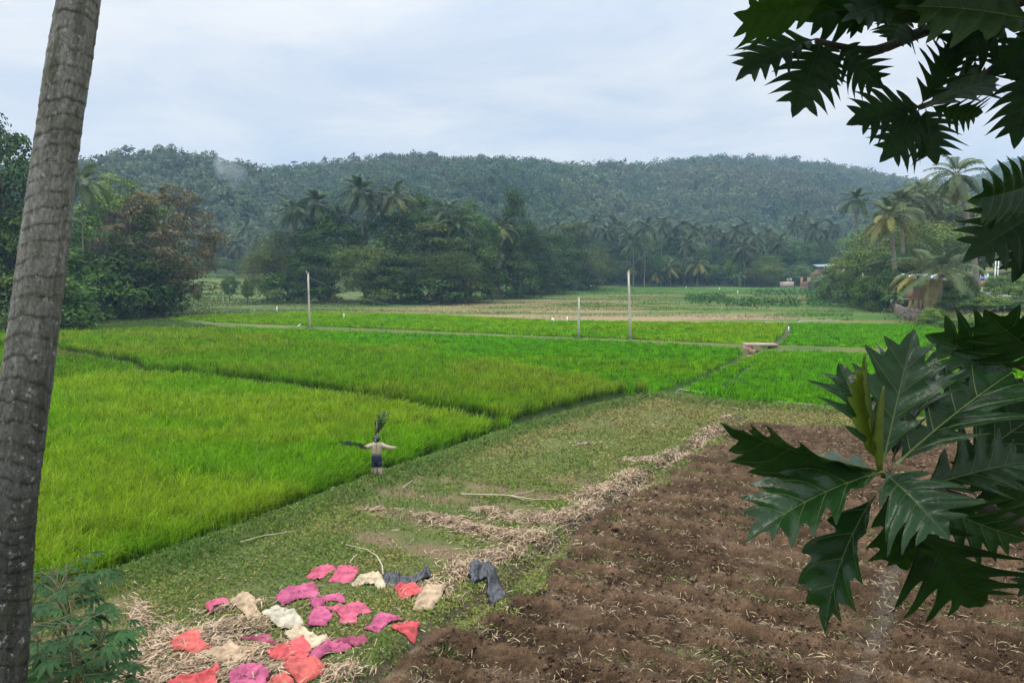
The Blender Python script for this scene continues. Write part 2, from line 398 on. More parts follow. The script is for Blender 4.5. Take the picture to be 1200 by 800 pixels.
# ------------------------------------------------------------------ rice paddies
def scatter(poly, dens):
    """random points in a polygon; dens(x, y) per square metre"""
    x0, y0 = poly.min(0); x1, y1 = poly.max(0)
    x0 = max(x0, -.72 * y1 - 3); x1 = min(x1, .72 * y1 + 3)
    mx = max(float(dens(np.array([0.0]), np.array([yy]))[0]) for yy in np.linspace(max(y0, 13), y1, 30))
    n = int((x1 - x0) * (y1 - y0) * mx)
    x = R.uniform(x0, x1, n); y = R.uniform(y0, y1, n)
    k = (R.random(n) * mx < dens(x, y)) & (np.abs(x) < .72 * y + 3)
    x, y = x[k], y[k]; k = inside(x, y, poly)
    return x[k], y[k]
GAPS = {'D': [GP([(430,401),(560,409),(700,418),(800,423)], .3), GP([(640,427),(720,424),(810,414)], .3), GP([(300,391),(420,395),(560,401)], .3)],
        'E': [GP([(230,373),(450,379),(640,386),(880,389)], .3), GP([(700,380),(690,391)], .3), GP([(480,371),(640,381)], .3)],
        'F': [GP([(960,383),(985,398),(1010,404)], .3)], 'G': [GP([(846,450),(868,434),(884,420)], .3), GP([(820,441),(1000,446),(1090,450)], .3)]}
def rice(key, hgt, dens, wfun, c0, c1, cy, yel, lean, label, seed):
    poly = PL[key]
    per = 9
    x, y = scatter(poly, lambda x, y: dens(x, y) / per)
    nt = len(x); tone = R.normal(1, .3, nt).clip(.4, 1.8); th = R.normal(1, .19, nt).clip(.5, 1.5)
    d0 = .055 + .0016 * y
    for ln in GAPS.get(key, []):
        kk = pdist(x, y, ln) > .08 + .3 * fbm(x*.4, y*.4, 2, 45); x, y, tone, th, d0 = x[kk], y[kk], tone[kk], th[kk], d0[kk]
    nt = len(x)
    x = (x[:, None] + R.normal(0, 1, (nt, per)) * d0[:, None]).ravel(); y = (y[:, None] + R.normal(0, 1, (nt, per)) * d0[:, None]).ravel(); tone = np.repeat(tone, per); th = np.repeat(th, per)
    n = len(x)
    patch = fbm(x * .11, y * .17, 4, seed); fine = fbm(x * .9, y * .9, 3, seed + 5)
    ed = pdist(x, y, poly, True)
    h = hgt * (.72 + .4 * R.random(n)) * (.82 + .36 * fine) * (.92 + .2 * patch) * th
    b = np.stack([x, y, np.full(n, LEVEL.get(key, -.06))], 1)
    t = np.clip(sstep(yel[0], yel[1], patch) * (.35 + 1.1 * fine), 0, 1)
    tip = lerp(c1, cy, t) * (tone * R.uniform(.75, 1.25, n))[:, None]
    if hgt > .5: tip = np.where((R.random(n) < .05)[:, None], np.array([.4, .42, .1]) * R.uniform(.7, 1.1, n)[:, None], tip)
    low = np.broadcast_to(np.array(c0), (n, 3)) * (tone * R.uniform(.6, 1.1, n))[:, None]  # blade feet coloured darker, standing in for shade inside the crop
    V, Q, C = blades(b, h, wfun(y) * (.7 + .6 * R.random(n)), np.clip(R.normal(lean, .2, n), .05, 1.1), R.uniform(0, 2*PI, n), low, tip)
    tag(obj('rice_crop', mesh('rice_crop', V, Q, col=C, mats=[M['rice']])), label, 'rice', kind='stuff')
    return n
nr = 0
wA = lambda y: .017 + np.maximum(y - 20, 0) * .0007
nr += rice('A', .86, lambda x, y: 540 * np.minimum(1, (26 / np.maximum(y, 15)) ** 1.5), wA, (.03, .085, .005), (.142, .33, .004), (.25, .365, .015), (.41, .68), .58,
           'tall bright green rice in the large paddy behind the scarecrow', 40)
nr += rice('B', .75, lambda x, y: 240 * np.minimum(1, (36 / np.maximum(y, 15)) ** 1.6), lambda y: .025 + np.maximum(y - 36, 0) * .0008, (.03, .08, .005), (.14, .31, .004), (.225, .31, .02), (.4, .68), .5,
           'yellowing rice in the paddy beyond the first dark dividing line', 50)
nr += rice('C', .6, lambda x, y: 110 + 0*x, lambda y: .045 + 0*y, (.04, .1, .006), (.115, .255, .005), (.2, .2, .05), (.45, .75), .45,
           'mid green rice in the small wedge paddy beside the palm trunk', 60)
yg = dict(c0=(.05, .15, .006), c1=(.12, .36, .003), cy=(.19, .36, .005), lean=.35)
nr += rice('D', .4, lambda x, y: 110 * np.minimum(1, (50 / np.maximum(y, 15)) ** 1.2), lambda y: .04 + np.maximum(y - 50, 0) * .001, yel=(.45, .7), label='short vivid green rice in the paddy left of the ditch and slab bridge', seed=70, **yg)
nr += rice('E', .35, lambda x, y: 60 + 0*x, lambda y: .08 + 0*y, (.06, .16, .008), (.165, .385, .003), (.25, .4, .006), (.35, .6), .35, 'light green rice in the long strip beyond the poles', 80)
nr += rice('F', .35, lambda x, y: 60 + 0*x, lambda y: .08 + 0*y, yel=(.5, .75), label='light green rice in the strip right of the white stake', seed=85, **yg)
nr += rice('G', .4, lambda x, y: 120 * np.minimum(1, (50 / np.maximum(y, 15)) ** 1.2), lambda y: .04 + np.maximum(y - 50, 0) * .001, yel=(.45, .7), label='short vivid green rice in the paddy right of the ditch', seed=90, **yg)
print('rice blades', nr)

# ------------------------------------------------------------------ herbs, husks, weeds
GRASS = GP([(-260,830),(-60,752),(100,690),(200,655),(300,618),(440,563),(520,534),(603,505),(690,481),(764,465),(806,462),(860,474),(980,482),(1080,491),(1300,505),
            (1300,520),(1100,512),(960,508),(890,502),(870,515),(830,545),(770,590),(715,635),(640,700),(560,760),(480,840),(420,890)])
PILES = [  # straw heaps: px, py, half-length, half-width (metres), angle on the ground (degrees), strips, height
    (165,722,1.0,.22,120,330,.12),(190,752,.9,.3,110,300,.12),(210,765,1.5,.7,20,900,.14),(260,740,1.5,.6,25,900,.15),(250,780,1.8,.7,10,1200,.14),(300,770,1.3,.6,10,800,.14),
    (340,765,1.2,.6,10,700,.12),(200,795,1.6,.5,5,800,.12),(330,790,1.2,.4,5,600,.12),(275,712,.8,.25,20,260,.1),(400,790,.5,.3,60,200,.12),
    (505,692,.75,.55,60,500,.16),(550,670,.75,.5,60,520,.2),(585,652,.9,.45,35,600,.2),(615,632,1.1,.5,15,520,.2),(560,622,1.5,.35,-28,520,.14),(520,610,1.2,.3,-28,360,.12),
    (610,612,1.3,.35,-15,460,.14),(575,600,1.0,.3,-15,260,.12),(655,607,1.2,.5,20,520,.16),(690,598,1.1,.5,50,520,.18),(700,578,1.0,.5,40,420,.16),(728,570,1.4,.4,20,420,.16),
    (740,557,1.2,.4,50,420,.16),(760,540,1.5,.4,10,420,.14),(795,530,1.5,.4,50,420,.16),(820,515,1.6,.4,60,380,.16),(835,503,1.5,.4,60,300,.14),(694,521,.8,.25,10,90,.06),(440,598,.6,.2,0,50,.05),(850,490,1.0,.3,60,120,.1)]
def pile_h(x, y):
    z = np.zeros(np.shape(x))
    for px, py, a, b, ang, n, h in PILES:
        g = G(px, py); t = math.radians(ang); dx, dy = x - g[0], y - g[1]
        u = (dx*math.cos(t) + dy*math.sin(t)) / a; v = (-dx*math.sin(t) + dy*math.cos(t)) / b
        z = np.maximum(z, .7 * h * np.clip(1 - (u*u + v*v) * .7, 0, 1))
    return z
def z6(l): return [(120 + x / 4.615, 640 + y / 4.615) for x, y in l]
def z7(l): return [(340 + x / 4.286, 640 + y / 4.286) for x, y in l]
SK = [(z7([(80,145),(165,85),(235,100),(135,162)]), 'pink', 'pink sack alone at the top left of the sacks, on open weeds'),
 (z7([(186,172),(250,96),(345,105),(300,178),(240,168)]), 'pink', 'pink sack between the topmost pink one and the tan sacking'),
 (z7([(308,190),(345,140),(400,124),(455,132),(482,195),(440,206),(400,176)]), 'sand', 'sand-coloured sack lying against the end of the dark plastic sheet'),
 (z7([(525,192),(620,178),(668,215),(640,240),(555,252)]), 'red', 'red sack just below the dark plastic sheet'),
 (z7([(680,195),(740,180),(790,208),(750,250),(715,312),(615,302)]), 'tan', 'tan sack draped over a husk heap beside the red one'),
 ([(323,698),(345,687),(370,686),(374,695),(350,699),(332,706)], 'mag', 'long magenta sack above the palest cream sack'),
 (z7([(92,270),(180,240),(265,233),(276,275),(200,262),(130,305)]), 'mag', 'crooked pink sack above the heap of overlapping pink sacks'),
 (z7([(115,305),(190,292),(212,338),(180,385),(88,387)]), 'mag', 'squarish magenta sack with its left side on husks, under two pink ones'),
 (z7([(188,300),(330,272),(420,315),(345,330),(338,370),(245,376),(250,336)]), 'pink', 'big bunched pink sack in the middle of the sacks'),
 (z7([(375,408),(445,335),(515,340),(562,358),(510,366),(445,417)]), 'mag', 'magenta sack pointing at the small red one on the right'),
 (z7([(512,378),(570,374),(648,366),(640,405),(615,440),(562,428),(515,405)]), 'red', 'small red sack at the right end, nearest the ditch'),
 (z6([(555,310),(580,285),(680,272),(682,296),(610,318),(582,356)]), 'pink', 'small pink sack on the far left edge of the sacks'),
 (z6([(675,300),(760,250),(815,262),(835,320),(865,362),(790,402),(748,335),(700,325)]), 'tan', 'tan sack hanging over the husk heap next to the palest cream sack'),
 (z6([(868,345),(930,305),(1030,325),(1095,408),(990,438),(928,415)]), 'cream', 'palest cream sack, lying left of the heap of pink ones'),
 ([(333,738),(354,732),(386,748),(366,759),(343,752)], 'sand', 'wide cream-coloured sack between two red sacks and the palest one'),
 (z6([(750,497),(830,478),(880,458),(918,472),(932,536),(860,532),(825,500)]), 'dmag', 'dull magenta sack crumpled on the husks'),
 (z7([(192,458),(290,455),(362,438),(396,462),(330,490),(240,478)]), 'dmag', 'dull pink sack stretched out below the bunched pink one'),
 (z7([(88,548),(140,510),(200,480),(312,488),(300,508),(210,518),(140,562)]), 'mag', 'narrow magenta sack tucked along a dull pink one'),
 (z6([(880,572),(1000,520),(1092,488),(1132,552),(1080,606),(925,617)]), 'red', 'bright red sack in front of the wide cream-coloured one'),
 (z6([(358,508),(420,478),(520,464),(545,520),(592,545),(500,582),(385,572)]), 'coral', 'coral red sack on the husks at the far left'),
 (z6([(558,590),(640,552),(700,522),(760,560),(822,572),(720,645),(650,648)]), 'tan', 'tan sack lying flat on husks between coral and bright red sacks'),
 (z6([(975,657),(1060,612),(1150,595),(1192,640),(1192,690),(1062,735)]), 'coral', 'red sack below the bright red one, nearest the thorny weeds'),
 (z6([(880,735),(940,705),(1000,693),(1045,735),(1060,770),(900,790)]), 'coral', 'red sack cut off by the bottom edge between magenta and red sacks'),
 (z6([(682,690),(760,645),(860,650),(907,690),(870,750),(700,770)]), 'mag', 'magenta sack at the bottom edge'),
 (z6([(345,745),(440,698),(545,690),(628,640),(612,738),(560,790),(380,790)]), 'red', 'red sack with a pointed corner at the bottom edge, lowest on the left')]
SHEETS = [z7([(462,122),(540,132),(640,145),(665,108),(705,118),(712,145),(660,172),(560,182),(485,192)]), z7([(905,100),(960,96),(1015,104),(1085,172),(1028,240),(990,185),(985,140),(950,160),(908,172)])]
SACKP = [np.array([G(px, py, .1)[:2] for px, py in o]) for o in [k[0] for k in SK] + SHEETS]
def under_sack(x, y):
    r = np.zeros(len(x), bool); near = (y < 24)
    for p in SACKP:
        b = near & (x > p[:, 0].min() - .2) & (x < p[:, 0].max() + .2) & (y > p[:, 1].min() - .2) & (y < p[:, 1].max() + .2); i = np.nonzero(b)[0]
        if len(i): r[i] |= sdist(x[i], y[i], p) < .03
    return r
def build_cover():
    # low broad leaved herbs
    x, y = scatter(GRASS, lambda x, y: 520 * np.minimum(1, (17 / np.maximum(y, 10)) ** 1.6))
    k = fbm(x * .5, y * .5, 4, 101); ax = x * .49 + y * .87
    row = (.5 + .5 * np.sin(ax * 2 * PI / 2.1 + 4 * fbm(x * .25, y * .25, 4, 11))) * sstep(.45, .62, fbm(x * .12, y * .12, 2, 15))
    bd = pdist(x, y, BUND)
    keep = R.random(len(x)) < np.clip(sstep(.3, .54, k) + .28 - 1.0 * row + .7 * (bd < .9), .05, 1) * np.where(pile_h(x, y) > .03, .22, 1)
    keep &= sdist(x, y, SOIL) > -2.2 * np.clip(fbm(x * 1.6, y * 1.6, 3, 109) - .38, 0, 1) - .05; keep &= ~under_sack(x, y)
    x, y, k, bd = x[keep], y[keep], k[keep], bd[keep]; n = len(x)
    z = Hh(x, y) + (fbm(x * 2.5, y * 2.5, 3, 3) - .5) * .1 + R.random(n) * .11 * (.4 + k * 1.3) + pile_h(x, y) * .6
    size = (.075 + np.maximum(y - 17, 0) * .0028) * (.6 + .8 * R.random(n))
    nrm = unit(rvec(n) * .8 + [0, -.15, .9])
    P = leafquads(np.stack([x, y, z], 1), nrm, rvec(n), size, size * .55)
    t = fbm(x * .35, y * .35, 3, 103)
    c = lerp([.06, .13, .018], [.16, .2, .034], np.clip(t * 1.6 - .3 + R.normal(0, .2, n), 0, 1))
    c = lerp(c, [.24, .18, .07], np.clip(.12 + (sstep(26, 44, y) * .95 + sstep(.5, .62, fbm(x * .3 + 9, y * .3, 3, 121)) * .55) * R.random(n) * 1.2 + (R.random(n) < .08) * .9, 0, 1) * (bd > .8))
    V, Q = quads(P)
    tag(obj('ground_herbs', mesh('ground_herbs', V, Q, col=np.repeat(c * (.7 + .6 * R.random(n))[:, None], 4, 0), mats=[M['herb']])),
        'low green weeds covering the strip between paddy and tilled soil', 'weeds', kind='stuff')
    # grass blades on the bunds, among the herbs and along the edges
    xs, ys_ = scatter(GRASS, lambda x, y: 260 * np.minimum(1, (17 / np.maximum(y, 10)) ** 1.5))
    bd = pdist(xs, ys_, BUND); k = fbm(xs * .6, ys_ * .6, 3, 107)
    keep = (R.random(len(xs)) < np.clip(1.1 * (bd < 1.0) + sstep(.5, .66, k) * .7 + sstep(33, 42, ys_) * .6, .03, 1)) & (pile_h(xs, ys_) < .05) & ~under_sack(xs, ys_)
    x, y, bd = xs[keep], ys_[keep], bd[keep]; n = len(x)
    h = np.where(bd < 1, .24, .17) * (.5 + R.random(n))
    c1 = lerp([.1, .19, .03], [.27, .23, .08], np.clip(sstep(33, 42, y) * .7 * R.random(n) + (R.random(n) < .08), 0, 1))
    V, Q, C = blades(np.stack([x, y, Hh(x, y) - .02], 1), h, (.014 + np.maximum(y - 17, 0) * .0007), np.clip(R.normal(.6, .25, n), .1, 1.2), R.uniform(0, 2*PI, n), c1 * .8, c1)
    tag(obj('bund_grass', mesh('bund_grass', V, Q, col=C, mats=[M['herb']])), 'short grass along the bund and among the weeds', 'grass', kind='stuff')
    # husks and straw
    Vs = MB()
    for px, py, a, b, ang, n, h in PILES:
        g = G(px, py); t = math.radians(ang); n = int(n * (1.55 if py > 700 else 1.5)); h = h * .7; b = b * (1 if py > 700 else 1.35)
        r = np.abs(R.normal(0, .62, n)) + .1 * R.random(n); th = R.uniform(0, 2*PI, n); u, v = r*np.cos(th), r*np.sin(th)
        x = g[0] + u*a*math.cos(t) - v*b*math.sin(t); y = g[1] + u*a*math.sin(t) + v*b*math.cos(t)
        ok = ~under_sack(x, y) | (R.random(n) < .12); x, y, r = x[ok], y[ok], r[ok]; n = len(x)
        z = Hh(x, y) + h * np.clip(1 - r*r*.7, 0, 1) * (.35 + .75 * R.random(n)) + .015
        L = R.uniform(.14, .44, n); W = R.uniform(.012, .034, n) * (1 + np.maximum(y - 20, 0) * .02)
        base = np.where(R.random(n)[:, None] < .25, [.14, .095, .055], [.35, .245, .15]) * R.uniform(.6, 1.25, n)[:, None]
        cc = np.where(R.random(n)[:, None] < .25, [.42, .32, .22], base)
        Vs.add(*strips(np.stack([x, y, z], 1), R.normal(t + .5, .75, n) + PI * (R.random(n) < .5), L, W, R.normal(.35, .35, n), R.normal(0, .22, n), cc)[:2], col=np.repeat(cc, 8, 0))
    n = 900; i = R.integers(0, len(PILES), n)
    g = np.array([G(PILES[j][0], PILES[j][1]) for j in i]); x = g[:, 0] + R.normal(0, 1.6, n); y = g[:, 1] + R.normal(0, 1.6, n)
    cc = np.array([.36, .27, .18]) * R.uniform(.6, 1.3, n)[:, None]
    Vs.add(*strips(np.stack([x, y, Hh(x, y) + .05], 1), R.uniform(0, 2*PI, n), R.uniform(.1, .35, n), R.uniform(.01, .03, n), R.normal(.2, .2, n), R.normal(0, .1, n), cc)[:2], col=np.repeat(cc, 8, 0))
    tag(obj('dry_husks', Vs.mesh('dry_husks', [M['husk']])), 'pale dry husks and stalks heaped in a line along the weedy strip', 'straw', kind='stuff')
    # stalks left on the soil
    x, y = scatter(SOIL, lambda x, y: 60 * np.minimum(1, (18 / np.maximum(y, 10)) ** 1.2))
    ax = x * .49 + y * .87
    keep = R.random(len(x)) < .2 + .5 * sstep(.45, .6, fbm(x * .9, y * .9, 3, 111)) + .5 * (np.sin(2 * PI * (ax + (fbm((x * .87 - y * .49) * .4, ax * .4, 2, 31) - .5) * .56) / 1.15) < -.4); x, y = x[keep], y[keep]; n = len(x)
    cc = np.array([.34, .25, .15]) * R.uniform(.3, 1.3, n)[:, None]
    V, Q, C = strips(np.stack([x, y, .09 + R.random(n) * .05 + Hh(x, y)], 1), R.uniform(0, 2*PI, n), R.uniform(.05, .24, n), R.uniform(.008, .02, n) * (1 + np.maximum(y - 18, 0) * .04), R.normal(.25, .3, n), R.normal(0, .25, n), cc)
    tag(obj('stalk_litter', mesh('stalk_litter', V, Q, col=C, mats=[M['husk']])), 'bits of dry stalk strewn over the tilled soil', 'litter', kind='stuff')
    x, y = scatter(SOIL, lambda x, y: 260 * np.minimum(1, (18 / np.maximum(y, 10)) ** 1.4))
    tr = pdist(x, y, TRACK); s = -sdist(x, y, SOIL)
    keep = (R.random(len(x)) < np.clip(sstep(.56, .68, fbm(x * .7, y * .7, 3, 113)) * .8 + .5 * (s < .5) + .02 + .35 * (np.abs(tr - .6) < .3) * (fbm(x, y, 2, 114) > .55), 0, 1))
    x, y = x[keep], y[keep]; n = len(x); sz = (.06 + np.maximum(y - 16, 0) * .0025) * (.6 + .8 * R.random(n))
    P = leafquads(np.stack([x, y, .06 + R.random(n) * .08 + Hh(x, y)], 1), unit(rvec(n) * .8 + [0, 0, .8]), rvec(n), sz, sz * .4)
    c = lerp([.06, .11, .02], [.14, .16, .04], R.random(n)); V, Q = quads(P)
    tag(obj('soil_weeds', mesh('soil_weeds', V, Q, col=np.repeat(c, 4, 0), mats=[M['herb']])), 'sparse small weeds sprouting on the tilled soil', 'weeds', kind='stuff')
    # far meadow tufts
    MEAD = GP([(-100,374),(200,370),(500,367),(640,374),(1000,376),(1000,340),(700,338),(560,352),(200,356),(-100,366)])
    x, y = scatter(MEAD, lambda x, y: 5 + 0*x); n = len(x)
    k = fbm(x * .06, y * .2, 4, 117); keep = R.random(n) < sstep(.35, .6, k) * .9; x, y = x[keep], y[keep]; n = len(x)
    c1 = ground_col(x, y) * R.uniform(1.2, 2.2, n)[:, None]
    V, Q, C = blades(np.stack([x, y, Hh(x, y)], 1), R.uniform(.1, .32, n), np.full(n, .2), R.uniform(.3, 1, n), R.uniform(0, 2*PI, n), c1, c1)
    RG = GP([(-260,402),(-60,397),(60,395),(150,394),(285,389),(270,385),(205,377),(196,371),(60,371),(-260,374)]); x, y = scatter(RG, lambda x, y: 24 + 0*x)
    xg, yg_ = R.uniform(-105, -46, 16000), R.uniform(158, 250, 16000); k2 = (R.random(16000) < sstep(.35, .6, fbm(xg*.15, yg_*.3, 3, 133))); x, y = np.concatenate([x, xg[k2]]), np.concatenate([y, yg_[k2]]); n2 = len(x)
    c2 = lerp([.06, .13, .02], [.13, .165, .035], np.clip(fbm(x*.2, y*.4, 3, 131)*1.6 - .3 + R.normal(0, .15, n2), 0, 1)); V2, Q2, C2 = blades(np.stack([x, y, Hh(x, y)], 1), R.uniform(.2, .5, n2), np.where(y > 150, .3, .09), R.uniform(.3, 1, n2), R.uniform(0, 2*PI, n2), c2*.7, c2)
    Q = np.concatenate([Q, Q2 + len(V)]); V = np.concatenate([V, V2]); C = np.concatenate([C, C2])
    tag(obj('meadow_grass', mesh('meadow_grass', V, Q, col=C, mats=[M['herb']])), 'rough grass tufts on the far meadow beyond the strip paddies', 'grass', kind='stuff')
    # rough growth on the right bank and around the edges of the woods
    segs = [(BANK, 3.5, 9), (GP([(-100,372),(60,371),(190,367),(220,360),(310,357),(480,357),(560,352),(620,345),(700,338)]), 2.2, 16), (GP([(700,337),(1000,337)]), 4, 8)]
    MBs = MB()
    for line, wd, den in segs:
        for i in range(len(line) - 1):
            L = np.hypot(*(line[i+1] - line[i])); n = int(L * wd * den); t = R.random(n)[:, None]
            p = line[i] * (1 - t) + line[i+1] * t + R.normal(0, wd * .5, (n, 2)); z = Hh(p[:, 0], p[:, 1])
            sz = R.uniform(.2, .5, n)
            c = lerp([.045, .085, .02], [.13, .14, .045], np.clip(fbm(p[:, 0]*.3, p[:, 1]*.3, 3, 119)*1.8 - .4 + R.normal(0, .15, n), 0, 1))
            P = leafquads(np.stack([p[:, 0], p[:, 1], z + R.random(n) ** 1.5 * .9], 1), unit(rvec(n) + [0, -.2, .5]), rvec(n) + [0, 0, .5], sz, sz * .5)
            V, Q = quads(P); MBs.add(V, Q, col=np.repeat(c, 4, 0))
    tag(obj('rough_undergrowth', MBs.mesh('rough_undergrowth', [M['herb']])), 'rough undergrowth along the bank and the foot of the woods', 'undergrowth', kind='stuff')
    # dark tall crop patch
    MBs = MB()
    for px0, px1, py in ((803,850,352),(850,938,357),(945,1000,355),(1000,1030,352),(880,960,345)):
        n = 700; px = R.uniform(px0, px1, n); py_ = R.normal(py, 2.2, n)
        g = np.array([G(a, min(b, 366)) for a, b in zip(px, py_)]); sz = R.uniform(.5, 1.0, n)
        P = leafquads(np.stack([g[:, 0], g[:, 1], R.random(n) * 1.0 + .1], 1), unit(rvec(n) + [0, -.1, .6]), rvec(n) + [0, 0, .7], sz, sz * .4)
        V, Q = quads(P); c = np.array([.04, .095, .022]) * R.uniform(.7, 1.35, n)[:, None]; MBs.add(V, Q, col=np.repeat(c, 4, 0))
    tag(obj('dark_crop_foliage', MBs.mesh('dark_crop_foliage', [M['herb']])), 'dark green leafy crop patch behind the brown stubble strip', 'crop', kind='stuff')
build_cover()

# ------------------------------------------------------------------ tree prototypes
def branch_pts(a, b, n=6, sag=0.0, wig=.06):
    a, b = np.array(a, float), np.array(b, float); t = np.linspace(0, 1, n)[:, None]
    p = a*(1-t) + b*t; L = np.linalg.norm(b - a)
    p[1:-1] += R.normal(0, wig * L * .3, (n-2, 3)); p[:, 2] += sag * L * (t[:, 0] * (1 - t[:, 0]))
    return p
def tree_meshes(name, Ht, W, trunk_h, trunk_r, nclump, nleaf, leaf, shape='round', clump=.17, flat=.6, density=1.0, seed=0, spread=.15, limbs=9):
    """a trunk mesh and a crown mesh of leaf clumps, foot at the origin"""
    rng = np.random.default_rng(seed)
    tr = MB(); cz = (Ht + trunk_h) / 2; rz = (Ht - trunk_h) / 2
    cen = []
    for i in range(nclump):
        v = rvec(1, rng)[0]; r = rng.uniform(.5, 1.0) ** .6
        if shape == 'round': p = np.array([v[0]*W/2, v[1]*W/2, v[2]*rz]) * r
        elif shape == 'umbrella':
            lv = rng.integers(0, 5) / 4.0; rr = W/2 * (1 - .62 * lv ** 1.6) * math.sqrt(rng.random()); a = rng.uniform(0, 2*PI)
            p = np.array([rr*math.cos(a), rr*math.sin(a), -rz + 2*rz*lv*.92 + rng.normal(0, .3) + .12*rz - .5 * (rr/(W/2))**2 * rz * .5])
        elif shape == 'column':
            zz = rng.uniform(-1, 1); rr = W/2 * (1 - .45*abs(zz)**2.5) * (.7 + .3*math.sin(zz*5 + seed)) * rng.uniform(.55, 1); a = rng.uniform(0, 2*PI)
            p = np.array([rr*math.cos(a), rr*math.sin(a), zz*rz])
        else:  # bush, wide at the ground
            zz = rng.random(); rr = W/2 * math.sqrt(max(0, 1 - zz**2.2)) * rng.uniform(.5, 1) ** .5; a = rng.uniform(0, 2*PI)
            p = np.array([rr*math.cos(a), rr*math.sin(a), -rz + 2*rz*zz])
        cen.append(p + [0, 0, cz])
    cen = np.array(cen)
    lean = rng.normal(0, .04, 2) * Ht
    tp = np.array([[0, 0, -.4], [lean[0]*.15, lean[1]*.1, trunk_h*.5], [lean[0]*.4, lean[1]*.4, trunk_h*1.05], [lean[0]*.7, lean[1]*.7, cz], [lean[0], lean[1], Ht*.86]])
    tp2 = np.stack([np.interp(np.linspace(0, 4, 14), range(5), tp[:, i]) for i in range(3)], 1); tp2[1:-1, :2] += rng.normal(0, trunk_r*.25, (12, 2))
    tr.tube(tp2, np.concatenate([[trunk_r*1.6, trunk_r*1.12], np.linspace(trunk_r, trunk_r*.12, 12)]), 9, rough=.12)
    for i in rng.choice(nclump, min(limbs, nclump), replace=False):
        f = rng.uniform(.35, .8); k = tp2[int(f * 13)]
        b = cen[i]; 
        if b[2] < k[2]: k = tp2[max(2, int(13 * min(.5, trunk_h / Ht)))]
        tr.tube(branch_pts(k, b, 7, .15, .1), np.linspace(trunk_r*.42, trunk_r*.07, 7), 6)
    Vs, Cs = [], []
    for p in cen:
        rc = clump * W * rng.uniform(.65, 1.3); n = max(6, int(nleaf * density * rng.uniform(.7, 1.3)))
        d = rvec(n, rng); d[:, 2] = np.where(rng.random(n) < .75, np.abs(d[:, 2]), d[:, 2])
        rad = rng.uniform(.45, 1.0, n) ** .5
        q = p + d * rad[:, None] * rc * [1, 1, flat] + rng.normal(0, spread * rc, (n, 3))
        nrm = unit(d * .9 + rvec(n, rng) * .55 + [0, 0, .35])
        L = leaf * rng.uniform(.6, 1.4, n)
        Vs.append(leafquads(q, nrm, rvec(n, rng) - [0, 0, .5], L, L * rng.uniform(.45, .7, n)))
        tone = rng.uniform(.45, 1.9); hue = rng.normal(0, .11)
        c = np.array([1 + hue, 1, 1 - hue]) * tone * rng.uniform(.72, 1.28, n)[:, None]
        Cs.append(c)
    P = np.concatenate(Vs); C = np.concatenate(Cs); lo = P[:, :, 2].min(1)
    P = P[lo > .05]; C = C[lo > .05]; V, Q = quads(P)
    return tr.mesh('trunk', [M['bark']], True), mesh('crown', V, Q, col=np.repeat(C, 4, 0), mats=[M['leaf']])
TP = {}
TP['tall'] = [tree_meshes('t', 20, 12, 5, .38, 105, 95, .5, 'round', .145, .7, seed=s) for s in (1, 2, 3)]
TP['spread'] = [tree_meshes('t', 14, 15, 3.5, .36, 105, 100, .48, 'round', .125, .6, seed=s) for s in (4, 5, 6)]
TP['column'] = [tree_meshes('t', 24, 10, 2, .4, 120, 110, .48, 'column', .18, .8, seed=s) for s in (7, 8)]
TP['bush'] = [tree_meshes('t', 6, 8, .3, .1, 70, 90, .38, 'bush', .16, .7, seed=s, limbs=5) for s in (9, 10, 11)]
TP['layer'] = [tree_meshes('t', 14, 14, 3, .3, 85, 85, .42, 'umbrella', .13, .3, seed=s, limbs=16) for s in (12, 13)]
TP['feather'] = [tree_meshes('t', 14, 11, 2.5, .24, 90, 110, .34, 'round', .15, .5, seed=s, spread=.35, limbs=14) for s in (14, 15)]
TP['brown'] = [tree_meshes('t', 20, 20, 2.5, .55, 165, 80, .46, 'round', .075, .5, seed=16, limbs=26)]
TREE0 = {}
def tree(kind, var, px, top, hw, Y, col, label, cat='tree', name=None, group=None, base=None):
    """a tree by the column of its centre, the row of its top, its half-width in photo pixels and its distance"""
    x = D(px, 310, Y)[0]; zb = H1(x, Y) if base is None else base; zt = D(px, top, Y)[2]
    dims = {'tall': (20, 12), 'spread': (14, 15), 'column': (24, 10), 'brown': (20, 20), 'bush': (6, 8), 'layer': (14, 14), 'feather': (14, 11)}[kind]
    sz = (zt - zb) / dims[0] * .97; sx = hw * 2 / FPX * Y / dims[1] * .95
    var = var % len(TP[kind])
    name = name or {'bush': 'shrub', 'layer': 'spreading_tree', 'feather': 'feathery_tree'}.get(kind, 'broadleaf_tree')
    key = (kind, var)
    if key not in TREE0:
        t = empty(name, (0, 0, 0), label, cat, group); tm, cm = TP[kind][var]
        obj('trunk' if kind != 'bush' else 'stem', tm, t); obj('crown' if kind != 'bush' else 'foliage', cm, t); TREE0[key] = t
    else:
        t = copy_tree(TREE0[key]); t.name = name; tag(t, label, cat)
        if group: t['group'] = group
        elif 'group' in t: del t['group']
    t.location = (x, Y, zb - .05); t.rotation_euler = (0, 0, R.uniform(0, 2*PI)); t.scale = (sx, sx, sz)
    col = tuple(np.array(col) * ((1.04, 1.14, .5) if px < 975 or Y > 200 else (1.35, 1.4, .62)))
    for ch in [c for c in COL.objects if c.parent == t]: ch.color = (*col, 1) if ch.name.startswith(('crown', 'foliage')) else (1, 1, 1, 1)
    return t
